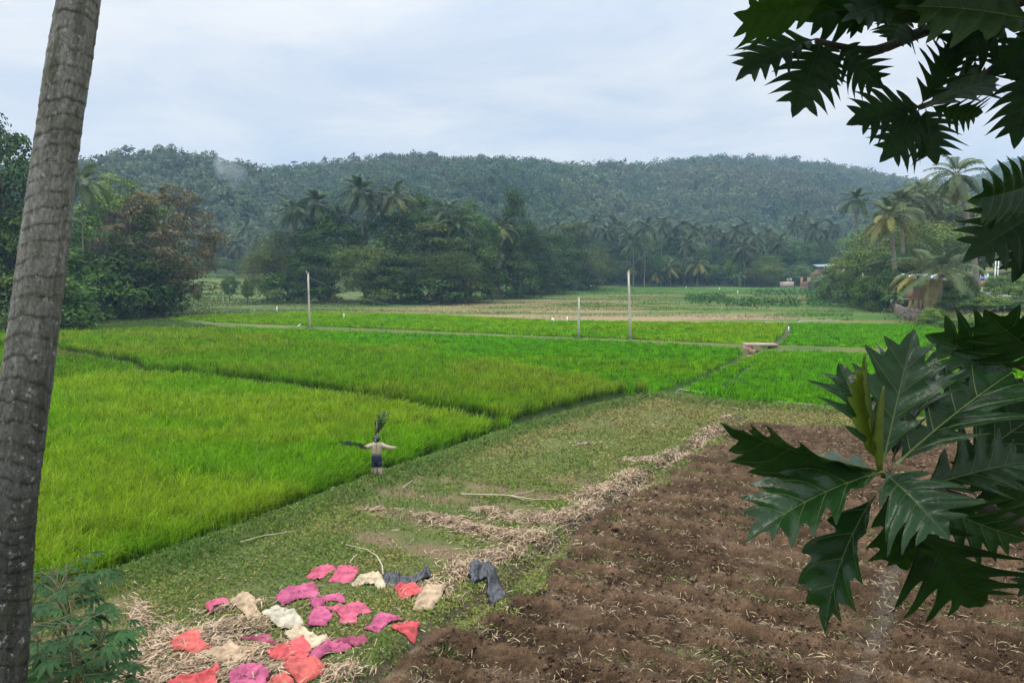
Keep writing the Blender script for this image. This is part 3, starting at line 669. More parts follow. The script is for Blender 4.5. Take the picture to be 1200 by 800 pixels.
# palms
def palm_meshes(Ht, lean, nf, L, seed, r0=.2, nl=30, yellow=0.0, lw=.13, upb=0.0, bend=1.0):
    rng = np.random.default_rng(seed); tr = MB()
    t = np.linspace(0, 1, 22); a = rng.uniform(0, 2*PI)
    top = np.array([math.cos(a), math.sin(a), 0]) * lean * Ht
    P = np.stack([top[0]*t**1.6, top[1]*t**1.6, -.3 + (Ht + .3)*t], 1)
    tr.tube(P, r0 * (1 + .7*np.exp(-t*14)) * (1 - .35*t) * (1 + .05*(np.arange(22) % 2)), 9)
    head = P[-1]; Vs = MB(); gold = MB()
    for i in range(nf):
        az = i * 2.39996 + rng.normal(0, .2); e = math.radians(78 - 125 * ((i + .5) / nf) ** 1.05 + rng.normal(0, 6)) + upb
        ln = L * rng.uniform(.8, 1.08) * (.8 if i < 3 else 1); k = 14
        s = np.linspace(0, 1, k); cur = rng.uniform(.9, 1.5) * (1 - .35 * max(0, -math.sin(e))) * bend
        ang = e - cur * s ** 1.35 * (1.0 if e > -.3 else .7)
        dr = np.cumsum(np.cos(ang)) * ln / k; dz = np.cumsum(np.sin(ang)) * ln / k
        h = np.array([math.cos(az), math.sin(az), 0]); lat = np.array([-math.sin(az), math.cos(az), 0])
        side = lat * rng.normal(0, .12)
        rp = head + h * dr[:, None] + np.array([0, 0, 1]) * dz[:, None] + side * (s**2)[:, None] * ln
        old = max(0, (i / nf - .45) / .55); c0 = np.array([1, 1, 1]) * rng.uniform(.75, 1.25)
        if yellow and old > .15: c0 = c0 * np.array([1 + 2.4*yellow, 1 + 1.0*yellow, 1 - .2*yellow]) * (1 + .3*old)
        elif old > .85 and rng.random() < .6: c0 = np.array([1.9, 1.0, .9]) * .8
        Vs.tube(rp, np.linspace(.05, .012, k), 4, False, col=np.array([1.5, 1.25, 1.0]) * c0)
        u = np.linspace(.13, .99, nl); q = np.stack([np.interp(u, s, rp[:, j]) for j in range(3)], 1)
        fw = unit(np.gradient(q, axis=0)); ll = ln * .2 * np.sin(PI * (u * .82 + .14)) ** .7 * rng.uniform(.85, 1.1, nl)
        droop = rng.uniform(.5, 1.1)
        for sgn in (-1, 1):
            w = unit(sgn * lat * 1.0 + fw * .55 + [0, 0, .12]); d2 = unit(w + np.array([0, 0, -1.0]) * droop * 1.6)
            m = q + w * (ll * .5)[:, None]; e2 = m + d2 * (ll * .5)[:, None] + rng.normal(0, .09, (nl, 3))
            hw = fw * lw * .5
            V = np.stack([q - hw*.6, q + hw*.6, m - hw, m + hw, e2 - hw*.15, e2 + hw*.15], 1)
            kk = (np.arange(nl)*6)[:, None]
            Q = np.concatenate([kk + [0, 1, 3, 2], kk + [2, 3, 5, 4]], 1).reshape(-1, 4)
            Vs.add(V.reshape(-1, 3), Q, col=np.repeat(c0 * rng.uniform(.8, 1.2, nl)[:, None], 6, 0))
    nuts = MB()
    for j in range(9):
        a = j*2*PI/9; nuts.ball(head + [.22*math.cos(a), .22*math.sin(a), -.3 - .16*(j % 3)*.6], (.14, .14, .17), 8, 6)
    return tr.mesh('trunk', [M['palmbark']], True), Vs.mesh('crown', [M['frond']]), nuts.mesh('coconut_bunch', [M['nut']], True)
M['nut'] = surf('coconut_husk', (.13, .12, .035), rough=.6, noise=(4, .3))
PP = {'g': [palm_meshes(18, ln, nf, 4.8, s, nl=46, lw=.085) for ln, nf, s in ((.04, 24, 21), (.1, 22, 22), (.02, 26, 23), (.07, 20, 24))],
      'y': [palm_meshes(14, .06, 24, 4.8, 31, nl=46, yellow=.32, lw=.085), palm_meshes(14, .02, 20, 4.8, 32, nl=46, yellow=.45, lw=.085)],
      'short': [palm_meshes(4, .03, 20, 5.5, 41, r0=.26, nl=64, lw=.06, upb=.1), palm_meshes(3.5, .03, 18, 5.0, 42, r0=.24, nl=56, yellow=.5, lw=.065, upb=.15)]}
PH = {'g': 18, 'y': 14, 'short': 4}
PALM0 = {}
def palm(kind, var, px, cy, Y, fr, col, label, group=None, base_px=None, rot=None, name='coconut_palm', cat='palm tree'):
    """a palm by the column and row of its crown's heart, its distance and frond length in metres"""
    var = var % len(PP[kind]); x = D(px, 310, Y)[0]; zt = D(px, cy, Y)[2]
    xb = x if base_px is None else D(base_px, 310, Y)[0]
    zb = H1(xb, Y); fr = fr * 1.18; k = fr / 4.8
    key = (kind, var)
    if key not in PALM0:
        t = empty(name, (0, 0, 0), label, cat, group); tm, cm, nm = PP[kind][var]
        tr = obj('trunk', tm, t); cr = obj('crown', cm, t); obj('coconut_bunch', nm, cr); PALM0[key] = t
    else:
        t = copy_tree(PALM0[key]); t.name = name; tag(t, label, cat)
        if group: t['group'] = group
        elif 'group' in t: del t['group']
    hp = {'g': 18, 'y': 14, 'short': (4, 3.5)[var % 2]}[kind]
    # trunk stretched to height, crown scaled to frond length and set on the trunk's head
    tm = PP[kind][var][0]; vv = np.empty(len(tm.vertices)*3); tm.vertices.foreach_get('co', vv); hd = vv.reshape(-1, 3)[-1]
    ang = R.uniform(0, 2*PI) if rot is None else rot
    lat = 1.0
    if base_px is not None:
        lx = x - xb; lr = math.hypot(hd[0], hd[1]); lat = abs(lx) / max(lr, .01)
        ang = (0 if lx > 0 else PI) - math.atan2(hd[1], hd[0])
    t.rotation_euler = (0, 0, ang)
    if base_px is None:
        off = np.array([math.cos(ang)*hd[0] - math.sin(ang)*hd[1], math.sin(ang)*hd[0] + math.cos(ang)*hd[1]]); lat = .8
        t.location = (x - off[0]*lat, Y - off[1]*lat, zb)
    else: t.location = (xb, Y, zb)
    sz = (zt - zb) / hp
    for ch in [c for c in COL.objects if c.parent == t]:
        if ch.name.startswith('trunk'): ch.scale = (lat, lat, sz)
        else:
            ch.scale = (k, k, k); ch.location = (hd[0]*(lat - k), hd[1]*(lat - k), hd[2]*(sz - k)); ch.color = (*(np.array(col) * ((1.25, 1.2, .8) if px > 985 else (1, 1, .8))), 1)
    return t
ORD = 'first second third fourth fifth sixth seventh eighth ninth tenth eleventh twelfth thirteenth fourteenth fifteenth sixteenth seventeenth eighteenth nineteenth twentieth'.split()
def ordinal(i):
    if i < 20: return ORD[i]
    t = {2: 'twenty', 3: 'thirty', 4: 'forty', 5: 'fifty'}[(i + 1) // 10]; u = (i + 1) % 10
    return (t[:-1] + 'ieth') if u == 0 else t + '-' + ORD[u - 1]

DK, MG, OL, LG, BR = (.03, .055, .02), (.045, .08, .022), (.075, .088, .034), (.085, .13, .03), (.09, .062, .045)
PG, PD = (.055, .085, .03), (.04, .068, .028)
# left wood
tree('tall', 0, -45, 165, 62, 98, (.035, .058, .026), 'tall dark tree rising at the photo edge left of the foreground palm trunk')
tree('tall', 1, 12, 138, 52, 92, (.032, .055, .028), 'tallest dark tree beside the foreground palm trunk, reaching above the hills')
tree('spread', 0, 15, 250, 70, 90, (.035, .06, .02), 'mid-height dark tree seen directly behind the foreground palm trunk')
tree('bush', 0, 30, 318, 70, 86, MG, 'dark green bush at the paddy edge just right of the palm trunk')
tree('tall', 2, 145, 208, 52, 138, LG, 'green tree topping the brown-leaved tree from behind on the left')
tree('brown', 0, 188, 213, 76, 119, (.085, .066, .07), 'broad tree with layered brownish purple leaves at the paddy edge', name='brown_leaved_tree')
tree('layer', 1, 172, 236, 66, 122, (.06, .07, .03), 'olive green tree tucked against the brown-leaved tree')
tree('spread', 1, 105, 262, 52, 122, MG, 'bushy green tree under the left coconut palm')
tree('bush', 1, 92, 297, 62, 113, (.04, .085, .02), 'bright bush left of the brown-leaved tree, below the leaning palm stems')
tree('bush', 2, 150, 300, 60, 114, DK, 'dark shrub directly under the brown-leaved tree canopy')
tree('bush', 0, 120, 318, 46, 110, (.045, .09, .022), 'low rounded bush at the foot of the left wood')
tree('bush', 1, 60, 330, 42, 104, (.045, .085, .022), 'low bush close to the palm trunk at the paddy edge')
palm('g', 0, 101, 214, 112, 5.0, (.075, .11, .038), 'coconut palm rising behind the foreground trunk, left of the brown-leaved tree', base_px=97)
palm('g', 1, 70, 262, 130, 4.6, PD, 'lower coconut palm leaning beside the foreground trunk', base_px=78)
# small field trees in the gap
for px, top, hw, Y, lb in ((230, 333, 6, 150, 'small bushy pollard tree nearest the brown-leaved tree'), (268, 322, 10, 168, 'sparse pollard tree, middle of three in the gap field'), (289, 327, 8, 152, 'dense little pollard tree standing right of the gap field')):
    tree('tall', 1, px, top, hw, Y, MG, lb, name='pollard_tree', group='small pollard trees in the gap field')
# centre wood
CW = [('feather', 0, 312, 288, 28, 166, (.085, .075, .048), 'brownish thin tree at the left end of the middle wood'),
 ('bush', 0, 340, 318, 36, 160, (.035, .065, .02), 'dark rounded bush near the leaning pole in the middle wood'),
 ('feather', 1, 335, 268, 34, 164, (.05, .066, .032), 'dull green feathery tree left in the middle wood'),
 ('tall', 2, 384, 246, 40, 168, (.036, .068, .02), 'green tree behind the pole, under two palm crowns'),
 ('spread', 2, 372, 285, 34, 162, DK, 'dark tree low behind the leaning pole'),
 ('bush', 1, 372, 328, 26, 158, DK, 'dark bush right at the foot of the leaning pole'),
 ('feather', 0, 428, 285, 44, 158, (.07, .09, .04), 'pale olive loose-leaved tree in front of the middle wood'),
 ('tall', 0, 445, 250, 42, 172, (.035, .068, .02), 'green tree behind the pale olive one in the middle wood'),
 ('spread', 1, 488, 245, 54, 168, DK, 'big dark tree in the centre of the middle wood'),
 ('tall', 1, 492, 222, 34, 176, (.038, .06, .024), 'tall dark tree topping the centre of the middle wood'),
 ('layer', 1, 512, 262, 52, 160, (.062, .074, .04), 'layered grey-green tree at the front of the middle wood'),
 ('spread', 0, 470, 296, 42, 156, (.03, .052, .02), 'shadowy low tree under the layered grey-green one'),
 ('bush', 2, 455, 322, 30, 154, (.06, .085, .028), 'light bush at the foot of the pale olive tree'),
 ('bush', 0, 508, 322, 40, 155, DK, 'dark bush low at the wood front by the wire post'),
 ('tall', 2, 552, 238, 36, 172, (.042, .08, .022), 'fresh green tree with upright top right of centre in the middle wood'),
 ('spread', 2, 545, 275, 40, 162, (.034, .058, .024), 'dense dark tree behind the wire post'),
 ('feather', 1, 530, 292, 32, 156, (.055, .075, .03), 'loose-leaved small tree beside the wire post'),
 ('bush', 1, 552, 322, 30, 160, (.035, .065, .02), 'dark bush right of the wire post'),
 ('column', 0, 606, 224, 27, 190, (.028, .05, .02), 'tall vine-clad column of a tree, tallest in the middle wood'),
 ('tall', 0, 585, 258, 30, 184, DK, 'dark tree leaning on the vine-clad tall tree'),
 ('bush', 2, 600, 305, 34, 182, (.035, .06, .022), 'vine-covered bush at the foot of the vine-clad tree'),
 ('column', 1, 628, 268, 26, 198, (.03, .052, .022), 'second vine-clad tree, shorter, right of the tallest one'),
 ('spread', 0, 650, 272, 36, 214, DK, 'dark round tree at the right end of the middle wood'),
 ('layer', 0, 672, 262, 36, 232, (.06, .07, .038), 'flat-topped grey-green tree right of the middle wood'),
 ('bush', 0, 640, 312, 36, 208, (.03, .055, .022), 'dark low bush where the wood meets the far meadow'),
 ('feather', 0, 690, 290, 32, 240, (.055, .065, .032), 'dull loose tree behind the thin left pole'),
 ('bush', 1, 680, 315, 28, 236, DK, 'dark bush at the meadow corner behind the thin pole')]
for a in CW: tree(a[0], a[1], *a[2:6], a[6], a[7])
for a in [('g', 0, 347, 247, 165, 5.2, PD, 'leftmost coconut palm of the middle wood', 342), ('g', 2, 373, 238, 166, 5.0, PD, 'coconut palm just right of the leftmost one in the middle wood', 375),
          ('g', 2, 424, 224, 168, 5.6, PD, 'tallest coconut palm of the middle wood with bare trunk showing', 427), ('g', 3, 440, 236, 176, 4.4, PD, 'palm half hidden between the two tallest palms', 440),
          ('y', 0, 463, 232, 168, 5.4, (.05, .07, .028), 'coconut palm with yellowing lower fronds in the middle wood', 460), ('g', 1, 524, 248, 165, 5.2, PD, 'coconut palm right of centre in the middle wood', 526),
          ('g', 3, 536, 262, 162, 4.2, PG, 'small palm below the palm right of centre', 538), ('y', 1, 588, 268, 180, 4.6, (.05, .066, .03), 'leaning palm with drooping pale fronds beside the vine-clad tree', 582),
          ('g', 0, 398, 252, 172, 4.4, PD, 'palm peeping above the trees right of the leaning pole', 398)]:
    palm(*a[:8], base_px=a[8])
# far tree line
far = [(640, 274, 262), (655, 268, 285), (668, 270, 290), (684, 268, 290), (697, 263, 300), (711, 272, 285), (722, 266, 290), (735, 274, 280), (757, 268, 262), (775, 262, 275), (788, 274, 290), (800, 266, 290), (812, 270, 280), (822, 274, 300),
       (833, 272, 290), (846, 280, 300), (860, 271, 285), (873, 266, 290), (886, 280, 270), (899, 274, 285), (912, 284, 280), (928, 264, 290), (941, 257, 300), (952, 268, 290), (964, 277, 300), (975, 268, 300), (742, 284, 265), (870, 290, 265), (805, 286, 270), (290, 268, 280), (262, 276, 290), (278, 288, 270), (242, 284, 300)]
far.sort(key=lambda p: p[0])
for i, (px, cy, Y) in enumerate(far):
    where = 'far palms beyond the gap field' if px < 400 else 'far palms behind the meadow'
    j = i if px < 400 else i - sum(1 for f in far if f[0] < 400)
    lt = R.uniform(.85, 1.2)
    palm('g', i, px, cy, Y, R.uniform(4.8, 6.0), tuple(np.array((.042, .062, .026)) * lt), f'{ordinal(j)} coconut palm from the left among {where}', group=where)
for i, (px, cy, Y, fr, lb) in enumerate([(743, 313, 268, 4.2, 'small yellow-green palm in front of the far trees, leftmost of the pale ones'), (768, 321, 266, 4.0, 'low pale palm with frond tips near the ground by the far trees'), (785, 313, 266, 4.8, 'yellow-fronded young palm at the meadow edge'),
                               (818, 309, 264, 5.6, 'largest yellow-fronded palm at the meadow edge'), (880, 305, 268, 4.6, 'pale palm with dying straw-coloured fronds left of the round olive tree')]):
    palm('y', i, px, cy, Y, fr, (.062, .085, .028), lb)
k = 0
frow = []
for px in np.arange(640, 1005, 15.0):
    frow.append((px + R.uniform(-5, 5), R.uniform(268, 290), R.uniform(16, 25), R.uniform(284, 325)))
for px in np.arange(648, 1000, 15.0):
    frow.append((px + R.uniform(-5, 5), R.uniform(296, 316), R.uniform(13, 20), R.uniform(268, 280)))
frow += [(305, 292, 18, 285), (252, 300, 20, 275), (275, 304, 16, 262), (232, 296, 18, 290), (290, 310, 14, 250), (212, 300, 20, 280)]
frow.sort(key=lambda p: p[0])
nleft = sum(1 for f in frow if f[0] < 400)
for i, (px, top, hw, Y) in enumerate(frow):
    kd = ('spread', 'tall', 'feather', 'tall', 'layer')[i % 5] if top < 296 else ('spread', 'bush', 'spread')[i % 3]
    c = np.array(random.choice([DK, DK, (.04, .062, .026), (.048, .06, .03), (.035, .06, .03)])) * R.uniform(1.05, 1.7)
    where = 'far broadleaf trees beyond the gap field' if px < 400 else 'far broadleaf trees behind the meadow'
    tree(kd, i, px, top, hw, Y, tuple(c), f'{ordinal(i if px < 400 else i - nleft)} {"bush" if kd == "bush" else "tree"} from the left among {where}', group=where, name='broadleaf_tree', cat='tree')
tree('feather', 1, 893, 306, 22, 262, (.085, .1, .04), 'round pale olive tree at the far meadow edge', name='olive_green_tree')
tree('spread', 1, 940, 288, 26, 280, (.03, .062, .026), 'big dark green domed tree behind the ruined brick house')
tree('bush', 1, 962, 322, 13, 236, (.05, .08, .026), 'green shrub growing against the ruined brick house')
# right bank
RW = [('tall', 0, 1090, 214, 62, 165, (.075, .09, .034), 'tall olive tree behind the three right-hand palms'), ('feather', 0, 1030, 262, 40, 150, (.07, .092, .034), 'olive feathery tree left of the double-stemmed palm'),
      ('spread', 2, 1015, 290, 42, 142, (.055, .08, .03), 'green tree right of the ruined brick house'), ('feather', 1, 1080, 255, 46, 148, (.08, .1, .036), 'loose olive tree between the right-hand palms'),
      ('tall', 1, 1150, 225, 50, 170, (.08, .105, .036), 'olive tree behind the tall leaning palm'), ('tall', 2, 1195, 230, 50, 160, (.07, .1, .032), 'green tree behind the breadfruit leaves on the right'),
      ('spread', 0, 1150, 268, 50, 145, (.06, .085, .03), 'rounded tree beside the white road poles'), ('spread', 1, 1060, 292, 34, 136, DK, 'dark tree behind the yellow-fronded palm trunk'),
      ('bush', 0, 1048, 318, 26, 128, DK, 'dark shrub left of the plank shed'), ('bush', 1, 1018, 325, 18, 134, MG, 'green shrub beside the leaning wooden post'),
      ('bush', 2, 1125, 342, 26, 104, (.05, .09, .028), 'green shrub right of the plank shed'), ('bush', 0, 1165, 348, 32, 98, (.055, .095, .026), 'bright shrub below the road on the right'),
      ('bush', 1, 1205, 352, 34, 94, (.05, .09, .026), 'shrub on the right bank at the photo edge'), ('bush', 2, 1180, 322, 22, 118, (.06, .1, .03), 'shrub on the bank behind the white road poles'),
      ('bush', 1, 1098, 362, 18, 100, (.07, .12, .028), 'low light green shrub at the end of the stone wall'), ('bush', 2, 984, 320, 24, 160, DK, 'dark shrub between the ruined house and the right-hand palms'),
      ('bush', 1, 1128, 330, 24, 108, (.05, .085, .026), 'dense shrub in front of the road parapet'), ('bush', 0, 1190, 336, 26, 100, (.05, .085, .026), 'dense shrub in front of the road at the right'),
      ('bush', 0, 1140, 372, 30, 94, (.055, .1, .028), 'green shrub at the foot of the bank behind the breadfruit leaves'), ('feather', 0, 1235, 280, 50, 120, (.06, .09, .03), 'tree at the right photo edge behind the breadfruit leaves')]
for a in RW: tree(a[0], a[1], *a[2:6], a[6], a[7])
palm('g', 2, 1000, 234, 180, 4.4, (.035, .062, .025), 'dark coconut palm standing alone left of the right-hand palms', base_px=1003)
palm('y', 0, 1040, 254, 130, 5.2, (.058, .078, .026), 'coconut palm with golden lower fronds above the plank shed', base_px=1052)
palm('g', 0, 1052, 238, 140, 4.6, (.055, .078, .03), 'green palm crown just behind the golden-fronded palm', base_px=1060)
palm('g', 1, 1115, 205, 112, 4.6, (.055, .08, .035), 'tallest right-hand coconut palm with long leaning trunk', base_px=1147)
palm('short', 0, 1104, 318, 104, 5.4, (.05, .078, .03), 'short wide coconut palm in front of the plank shed')
palm('short', 1, 1078, 322, 110, 4.6, (.065, .08, .026), 'stubby young palm with yellowed fronds over the plank shed')
palm('g', 3, 1075, 228, 158, 4.6, (.06, .085, .032), 'palm crown half hidden behind the tall olive tree')

# ------------------------------------------------------------------ hillside forest
def forest():
    n0 = 21000
    y = R.uniform(285, 960, n0) ; x = R.uniform(-1, 1, n0) * (.74 * y + 10)
    px = 600 + 900 * x / y
    yr = np.interp(px, [p[0] for p in RD], [p[1] for p in RD])
    k = (y < yr + 25) & ~((px > 200) & (px < 305) & (y < 300)) & (R.random(n0) < np.clip(430 / y, .5, 1) * 1.2)
    x, y = x[k], y[k]; n = len(x); z = Hh(x, y)
    kind = fbm(x / 60, y / 60, 3, 71); MBf = MB()
    r = (2.2 + 4.2 * R.random(n) ** 1.8) * (.75 + .6 * kind); hh = R.uniform(6, 14, n) * (.8 + .4 * kind)
    tone = R.uniform(.8, 1.28, n) * (.72 + .75 * fbm(x / 35, y / 35, 3, 73))
    base = 1.1 * lerp([.03, .06, .02], [.075, .09, .036], np.clip(kind * 1.7 - .45 + R.normal(0, .2, n), 0, 1)) * tone[:, None]
    clear = sstep(.6, .68, fbm(x / 70 + 5, y / 120, 3, 75)) * (y > 500)
    base = lerp(base, [.11, .1, .05], clear * .5)
    m = 100
    d = rvec(n * m).reshape(n, m, 3); d[:, :, 2] = np.where(R.random((n, m)) < .4, np.abs(d[:, :, 2]), d[:, :, 2])
    # each crown is a few lobes
    lob = rvec(n * 5).reshape(n, 5, 3) * r[:, None, None] * .55; pick = R.integers(0, 5, (n, m))
    lc = np.take_along_axis(lob, pick[:, :, None].repeat(3, 2), 1)
    cpos = np.stack([x, y, z + hh * .5], 1)[:, None] + lc * np.stack([np.ones(n), np.ones(n), hh / r * .5], 1)[:, None] + d * (r[:, None] * R.uniform(.4, .6, (n, m)))[..., None] * np.stack([np.ones(n), np.ones(n), .7 + hh / r * .18], 1)[:, None]
    # a share of the crowns are palms: long drooping leaves from one point
    isp = R.random(n) < .05
    az = R.uniform(0, 2*PI, (n, m)); rr = R.uniform(.2, 2.0, (n, m))
    pp = np.stack([x, y, z + hh * .86], 1)[:, None] + np.stack([np.cos(az)*rr, np.sin(az)*rr, .9 - .38*rr**1.6 * R.uniform(.3, 1, (n, m))], -1)
    cpos = np.where(isp[:, None, None], pp, cpos)
    up = np.where(isp[:, None, None], np.stack([np.cos(az), np.sin(az), -.5 + 0*az], -1), rvec(n*m).reshape(n, m, 3))
    nrm = np.where(isp[:, None, None], unit(rvec(n*m).reshape(n, m, 3) * .5 + [0, 0, 1]), unit(d + rvec(n*m).reshape(n, m, 3) * .7 + [0, -.2, .1]))
    sz = (r[:, None] * .33 * R.uniform(.6, 1.3, (n, m))); sz = np.where(isp[:, None], 1.8, sz)
    c = base[:, None] * R.uniform(.8, 1.22, (n, m))[..., None]
    P = leafquads(cpos.reshape(-1, 3), nrm.reshape(-1, 3), up.reshape(-1, 3), sz.ravel(), np.where(np.repeat(isp, m), .5, sz.ravel() * .7))
    V, Q = quads(P)
    MBf.add(V, Q, col=np.repeat(c.reshape(-1, 3), 4, 0))
    print('forest trees', n)
    tag(obj('hill_forest', MBf.mesh('hill_forest', [M['forest']])), 'dense mixed forest covering the hazy hills behind the valley', 'forest', kind='stuff')
forest()

#==PART2==
# ------------------------------------------------------------------ foreground coconut palm
def trunk_material():
    m, nt, N, Lk = mat('ringed_palm_bark')
    out = N('ShaderNodeOutputMaterial'); p = N('ShaderNodeBsdfPrincipled'); p.inputs['Roughness'].default_value = .95; p.inputs['Specular IOR Level'].default_value = .12
    a = N('ShaderNodeAttribute'); a.attribute_name = 'Col'
    tc = N('ShaderNodeTexCoord'); mp = N('ShaderNodeMapping'); Lk(tc.outputs['Object'], mp.inputs[0]); mp.inputs['Scale'].default_value = (1, 1, .6)
    n1 = N('ShaderNodeTexNoise'); n1.inputs['Scale'].default_value = 55; n1.inputs['Detail'].default_value = 8; n1.inputs['Roughness'].default_value = .7; Lk(mp.outputs[0], n1.inputs[0])
    mr = N('ShaderNodeMapRange'); mr.inputs[1].default_value = .3; mr.inputs[2].default_value = .7; mr.inputs[3].default_value = .5; mr.inputs[4].default_value = 1.45; Lk(n1.outputs[0], mr.inputs[0])
    s = N('ShaderNodeVectorMath'); s.operation = 'SCALE'; Lk(a.outputs['Color'], s.inputs[0]); Lk(mr.outputs[0], s.inputs['Scale'])
    # pale lichen
    n2 = N('ShaderNodeTexNoise'); n2.inputs['Scale'].default_value = 17; n2.inputs['Detail'].default_value = 7; n2.inputs['Roughness'].default_value = .72; Lk(tc.outputs['Object'], n2.inputs[0])
    r2 = N('ShaderNodeMapRange'); r2.inputs[1].default_value = .585; r2.inputs[2].default_value = .65; Lk(n2.outputs[0], r2.inputs[0])
    x = N('ShaderNodeMix'); x.data_type = 'RGBA'; Lk(r2.outputs[0], x.inputs[0]); Lk(s.outputs[0], x.inputs[6]); x.inputs[7].default_value = (.31, .32, .285, 1)
    n3 = N('ShaderNodeTexNoise'); n3.inputs['Scale'].default_value = 6; n3.inputs['Detail'].default_value = 4; Lk(tc.outputs['Object'], n3.inputs[0])
    r3 = N('ShaderNodeMapRange'); r3.inputs[1].default_value = .5; r3.inputs[2].default_value = .7; r3.inputs[4].default_value = .45; Lk(n3.outputs[0], r3.inputs[0])
    x2 = N('ShaderNodeMix'); x2.data_type = 'RGBA'; Lk(r3.outputs[0], x2.inputs[0]); Lk(x.outputs[2], x2.inputs[6]); x2.inputs[7].default_value = (.07, .075, .04, 1)
    Lk(x2.outputs[2], p.inputs['Base Color'])
    b = N('ShaderNodeBump'); b.inputs['Strength'].default_value = .9; b.inputs['Distance'].default_value = .012; Lk(n1.outputs[0], b.inputs['Height']); Lk(b.outputs[0], p.inputs['Normal'])
    Lk(p.outputs[0], out.inputs[0]); return m
M['ringbark'] = trunk_material()
def near_palm():
    Yt = 5.0
    cx = [(0, 92), (150, 69), (250, 57), (400, 37), (600, 12), (800, -1)]   # photo rows and trunk centre columns
    pts = np.array([D(c, r, Yt + .0006 * (400 - r)) for r, c in cx][::-1])
    base = np.array([pts[0][0] - .22, Yt - .3, H1(pts[0][0] - .2, Yt) - .3])
    top = pts[-1] + np.array([1.9, .4, 7.0])
    P = np.vstack([base, pts, pts[-1] + [.55, .08, 2.2], top])
    zs = np.linspace(P[0, 2], P[-1, 2], 1500)
    cxs = np.interp(zs, P[:, 2], P[:, 0]); cys = np.interp(zs, P[:, 2], P[:, 1])
    ker = np.hanning(161); ker /= ker.sum()
    cxs = np.convolve(np.pad(cxs, 80, 'edge'), ker, 'valid'); cys = np.convolve(np.pad(cys, 80, 'edge'), ker, 'valid')
    rad = np.interp(zs, [P[0, 2], 4.5, 6.0, 7.9, 9.7, P[-1, 2]], [.24, .162, .152, .142, .124, .09])
    n = 110; a = PI / 2 + np.arange(n) * 2 * PI / n
    Z, A = np.meshgrid(zs, a, indexing='ij')
    ring = Z / .112 + .55 * np.sin(A + 1.1 * np.sin(Z * 1.3)) + .5 * np.sin(Z * 2.1) + .32 * (vnoise(A * 3, Z * 3, 5) - .5) + .9 * (vnoise(0*A, Z * .9, 6) - .5)
    fr = ring - np.floor(ring); idn = np.floor(ring)
    amp = .5 + .9 * _h(idn, idn * 0, 9)
    step = np.where(fr < .12, fr / .12, 1 - (fr - .12) / .88) ** 1.0        # ledge with a slope below it
    lip = np.exp(-((fr - .1) / .055) ** 2)
    ragged = fbm(A * 9, Z * 22, 4, 7)
    fiss = np.clip(1 - np.abs(fbm(A * 13, Z * 5, 3, 8) - .5) * 9, 0, 1)
    Rr = rad[:, None] + .0034 * step * amp + .003 * lip * (ragged * 2 - .6) + .006 * (ragged - .5) - .005 * fiss + .012 * (vnoise(A * 1.2, Z * 2.5, 4) - .5)
    V = np.stack([cxs[:, None] + Rr * np.cos(A), cys[:, None] + Rr * np.sin(A), Z + .006 * np.sin(A * 2)], -1)
    i, j = np.meshgrid(np.arange(len(zs) - 1), np.arange(n), indexing='ij')
    Q = np.stack([i*n + j, i*n + (j+1) % n, (i+1)*n + (j+1) % n, (i+1)*n + j], -1).reshape(-1, 4)
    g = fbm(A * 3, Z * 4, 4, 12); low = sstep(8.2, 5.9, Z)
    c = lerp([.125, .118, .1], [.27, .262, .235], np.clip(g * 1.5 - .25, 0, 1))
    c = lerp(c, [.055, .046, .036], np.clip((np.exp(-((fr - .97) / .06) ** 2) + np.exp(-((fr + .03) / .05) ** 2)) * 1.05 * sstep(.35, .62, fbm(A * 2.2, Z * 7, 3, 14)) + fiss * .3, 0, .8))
    c = c * (1 - .68 * low)[..., None]      # the stem colour gets darker downwards
    t = empty('coconut_palm', tuple(base), 'foreground coconut palm with grey ringed leaning trunk at the left edge', 'palm tree')
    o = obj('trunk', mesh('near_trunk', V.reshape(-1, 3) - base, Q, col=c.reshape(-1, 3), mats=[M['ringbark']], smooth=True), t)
    tm, cm, nm = palm_meshes(3, 0, 26, 4.6, 77, nl=60, lw=.07); hd = np.array([cxs[-1], cys[-1], zs[-1]]) - base
    cr = obj('crown', cm, t, tuple(hd - [0, 0, 3])); cr.color = (.05, .08, .028, 1)
    obj('coconut_bunch', nm, cr)
    bpy.data.meshes.remove(tm)
near_palm()

# ------------------------------------------------------------------ breadfruit tree
def leaf_material(name, col, tcol, trans, rough, spec=.3):
    m = surf(name, col, rough=rough, spec=spec, trans=trans, noise=(9, .3), bump=.12, bscale=30, tcol=tcol); return m
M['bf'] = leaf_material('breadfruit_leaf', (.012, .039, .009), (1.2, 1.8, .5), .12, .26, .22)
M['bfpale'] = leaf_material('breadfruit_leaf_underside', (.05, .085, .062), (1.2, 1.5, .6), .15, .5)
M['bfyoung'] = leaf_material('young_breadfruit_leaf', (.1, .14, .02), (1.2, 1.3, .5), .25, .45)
M['bfdark'] = leaf_material('shaded_breadfruit_leaf', (.011, .026, .009), (1.4, 2.4, .4), .24, .5, .1)  # darker copy of the leaf, shade put into its colour
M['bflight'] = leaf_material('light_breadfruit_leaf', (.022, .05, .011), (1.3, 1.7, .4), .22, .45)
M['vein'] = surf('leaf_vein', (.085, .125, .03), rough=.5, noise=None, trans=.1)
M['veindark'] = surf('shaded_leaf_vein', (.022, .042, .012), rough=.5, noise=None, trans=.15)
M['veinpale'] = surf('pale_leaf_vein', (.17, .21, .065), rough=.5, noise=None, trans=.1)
M['bfbark'] = surf('breadfruit_bark', (.05, .042, .032), rough=.9, noise=(20, .35), bump=.5, bscale=60)
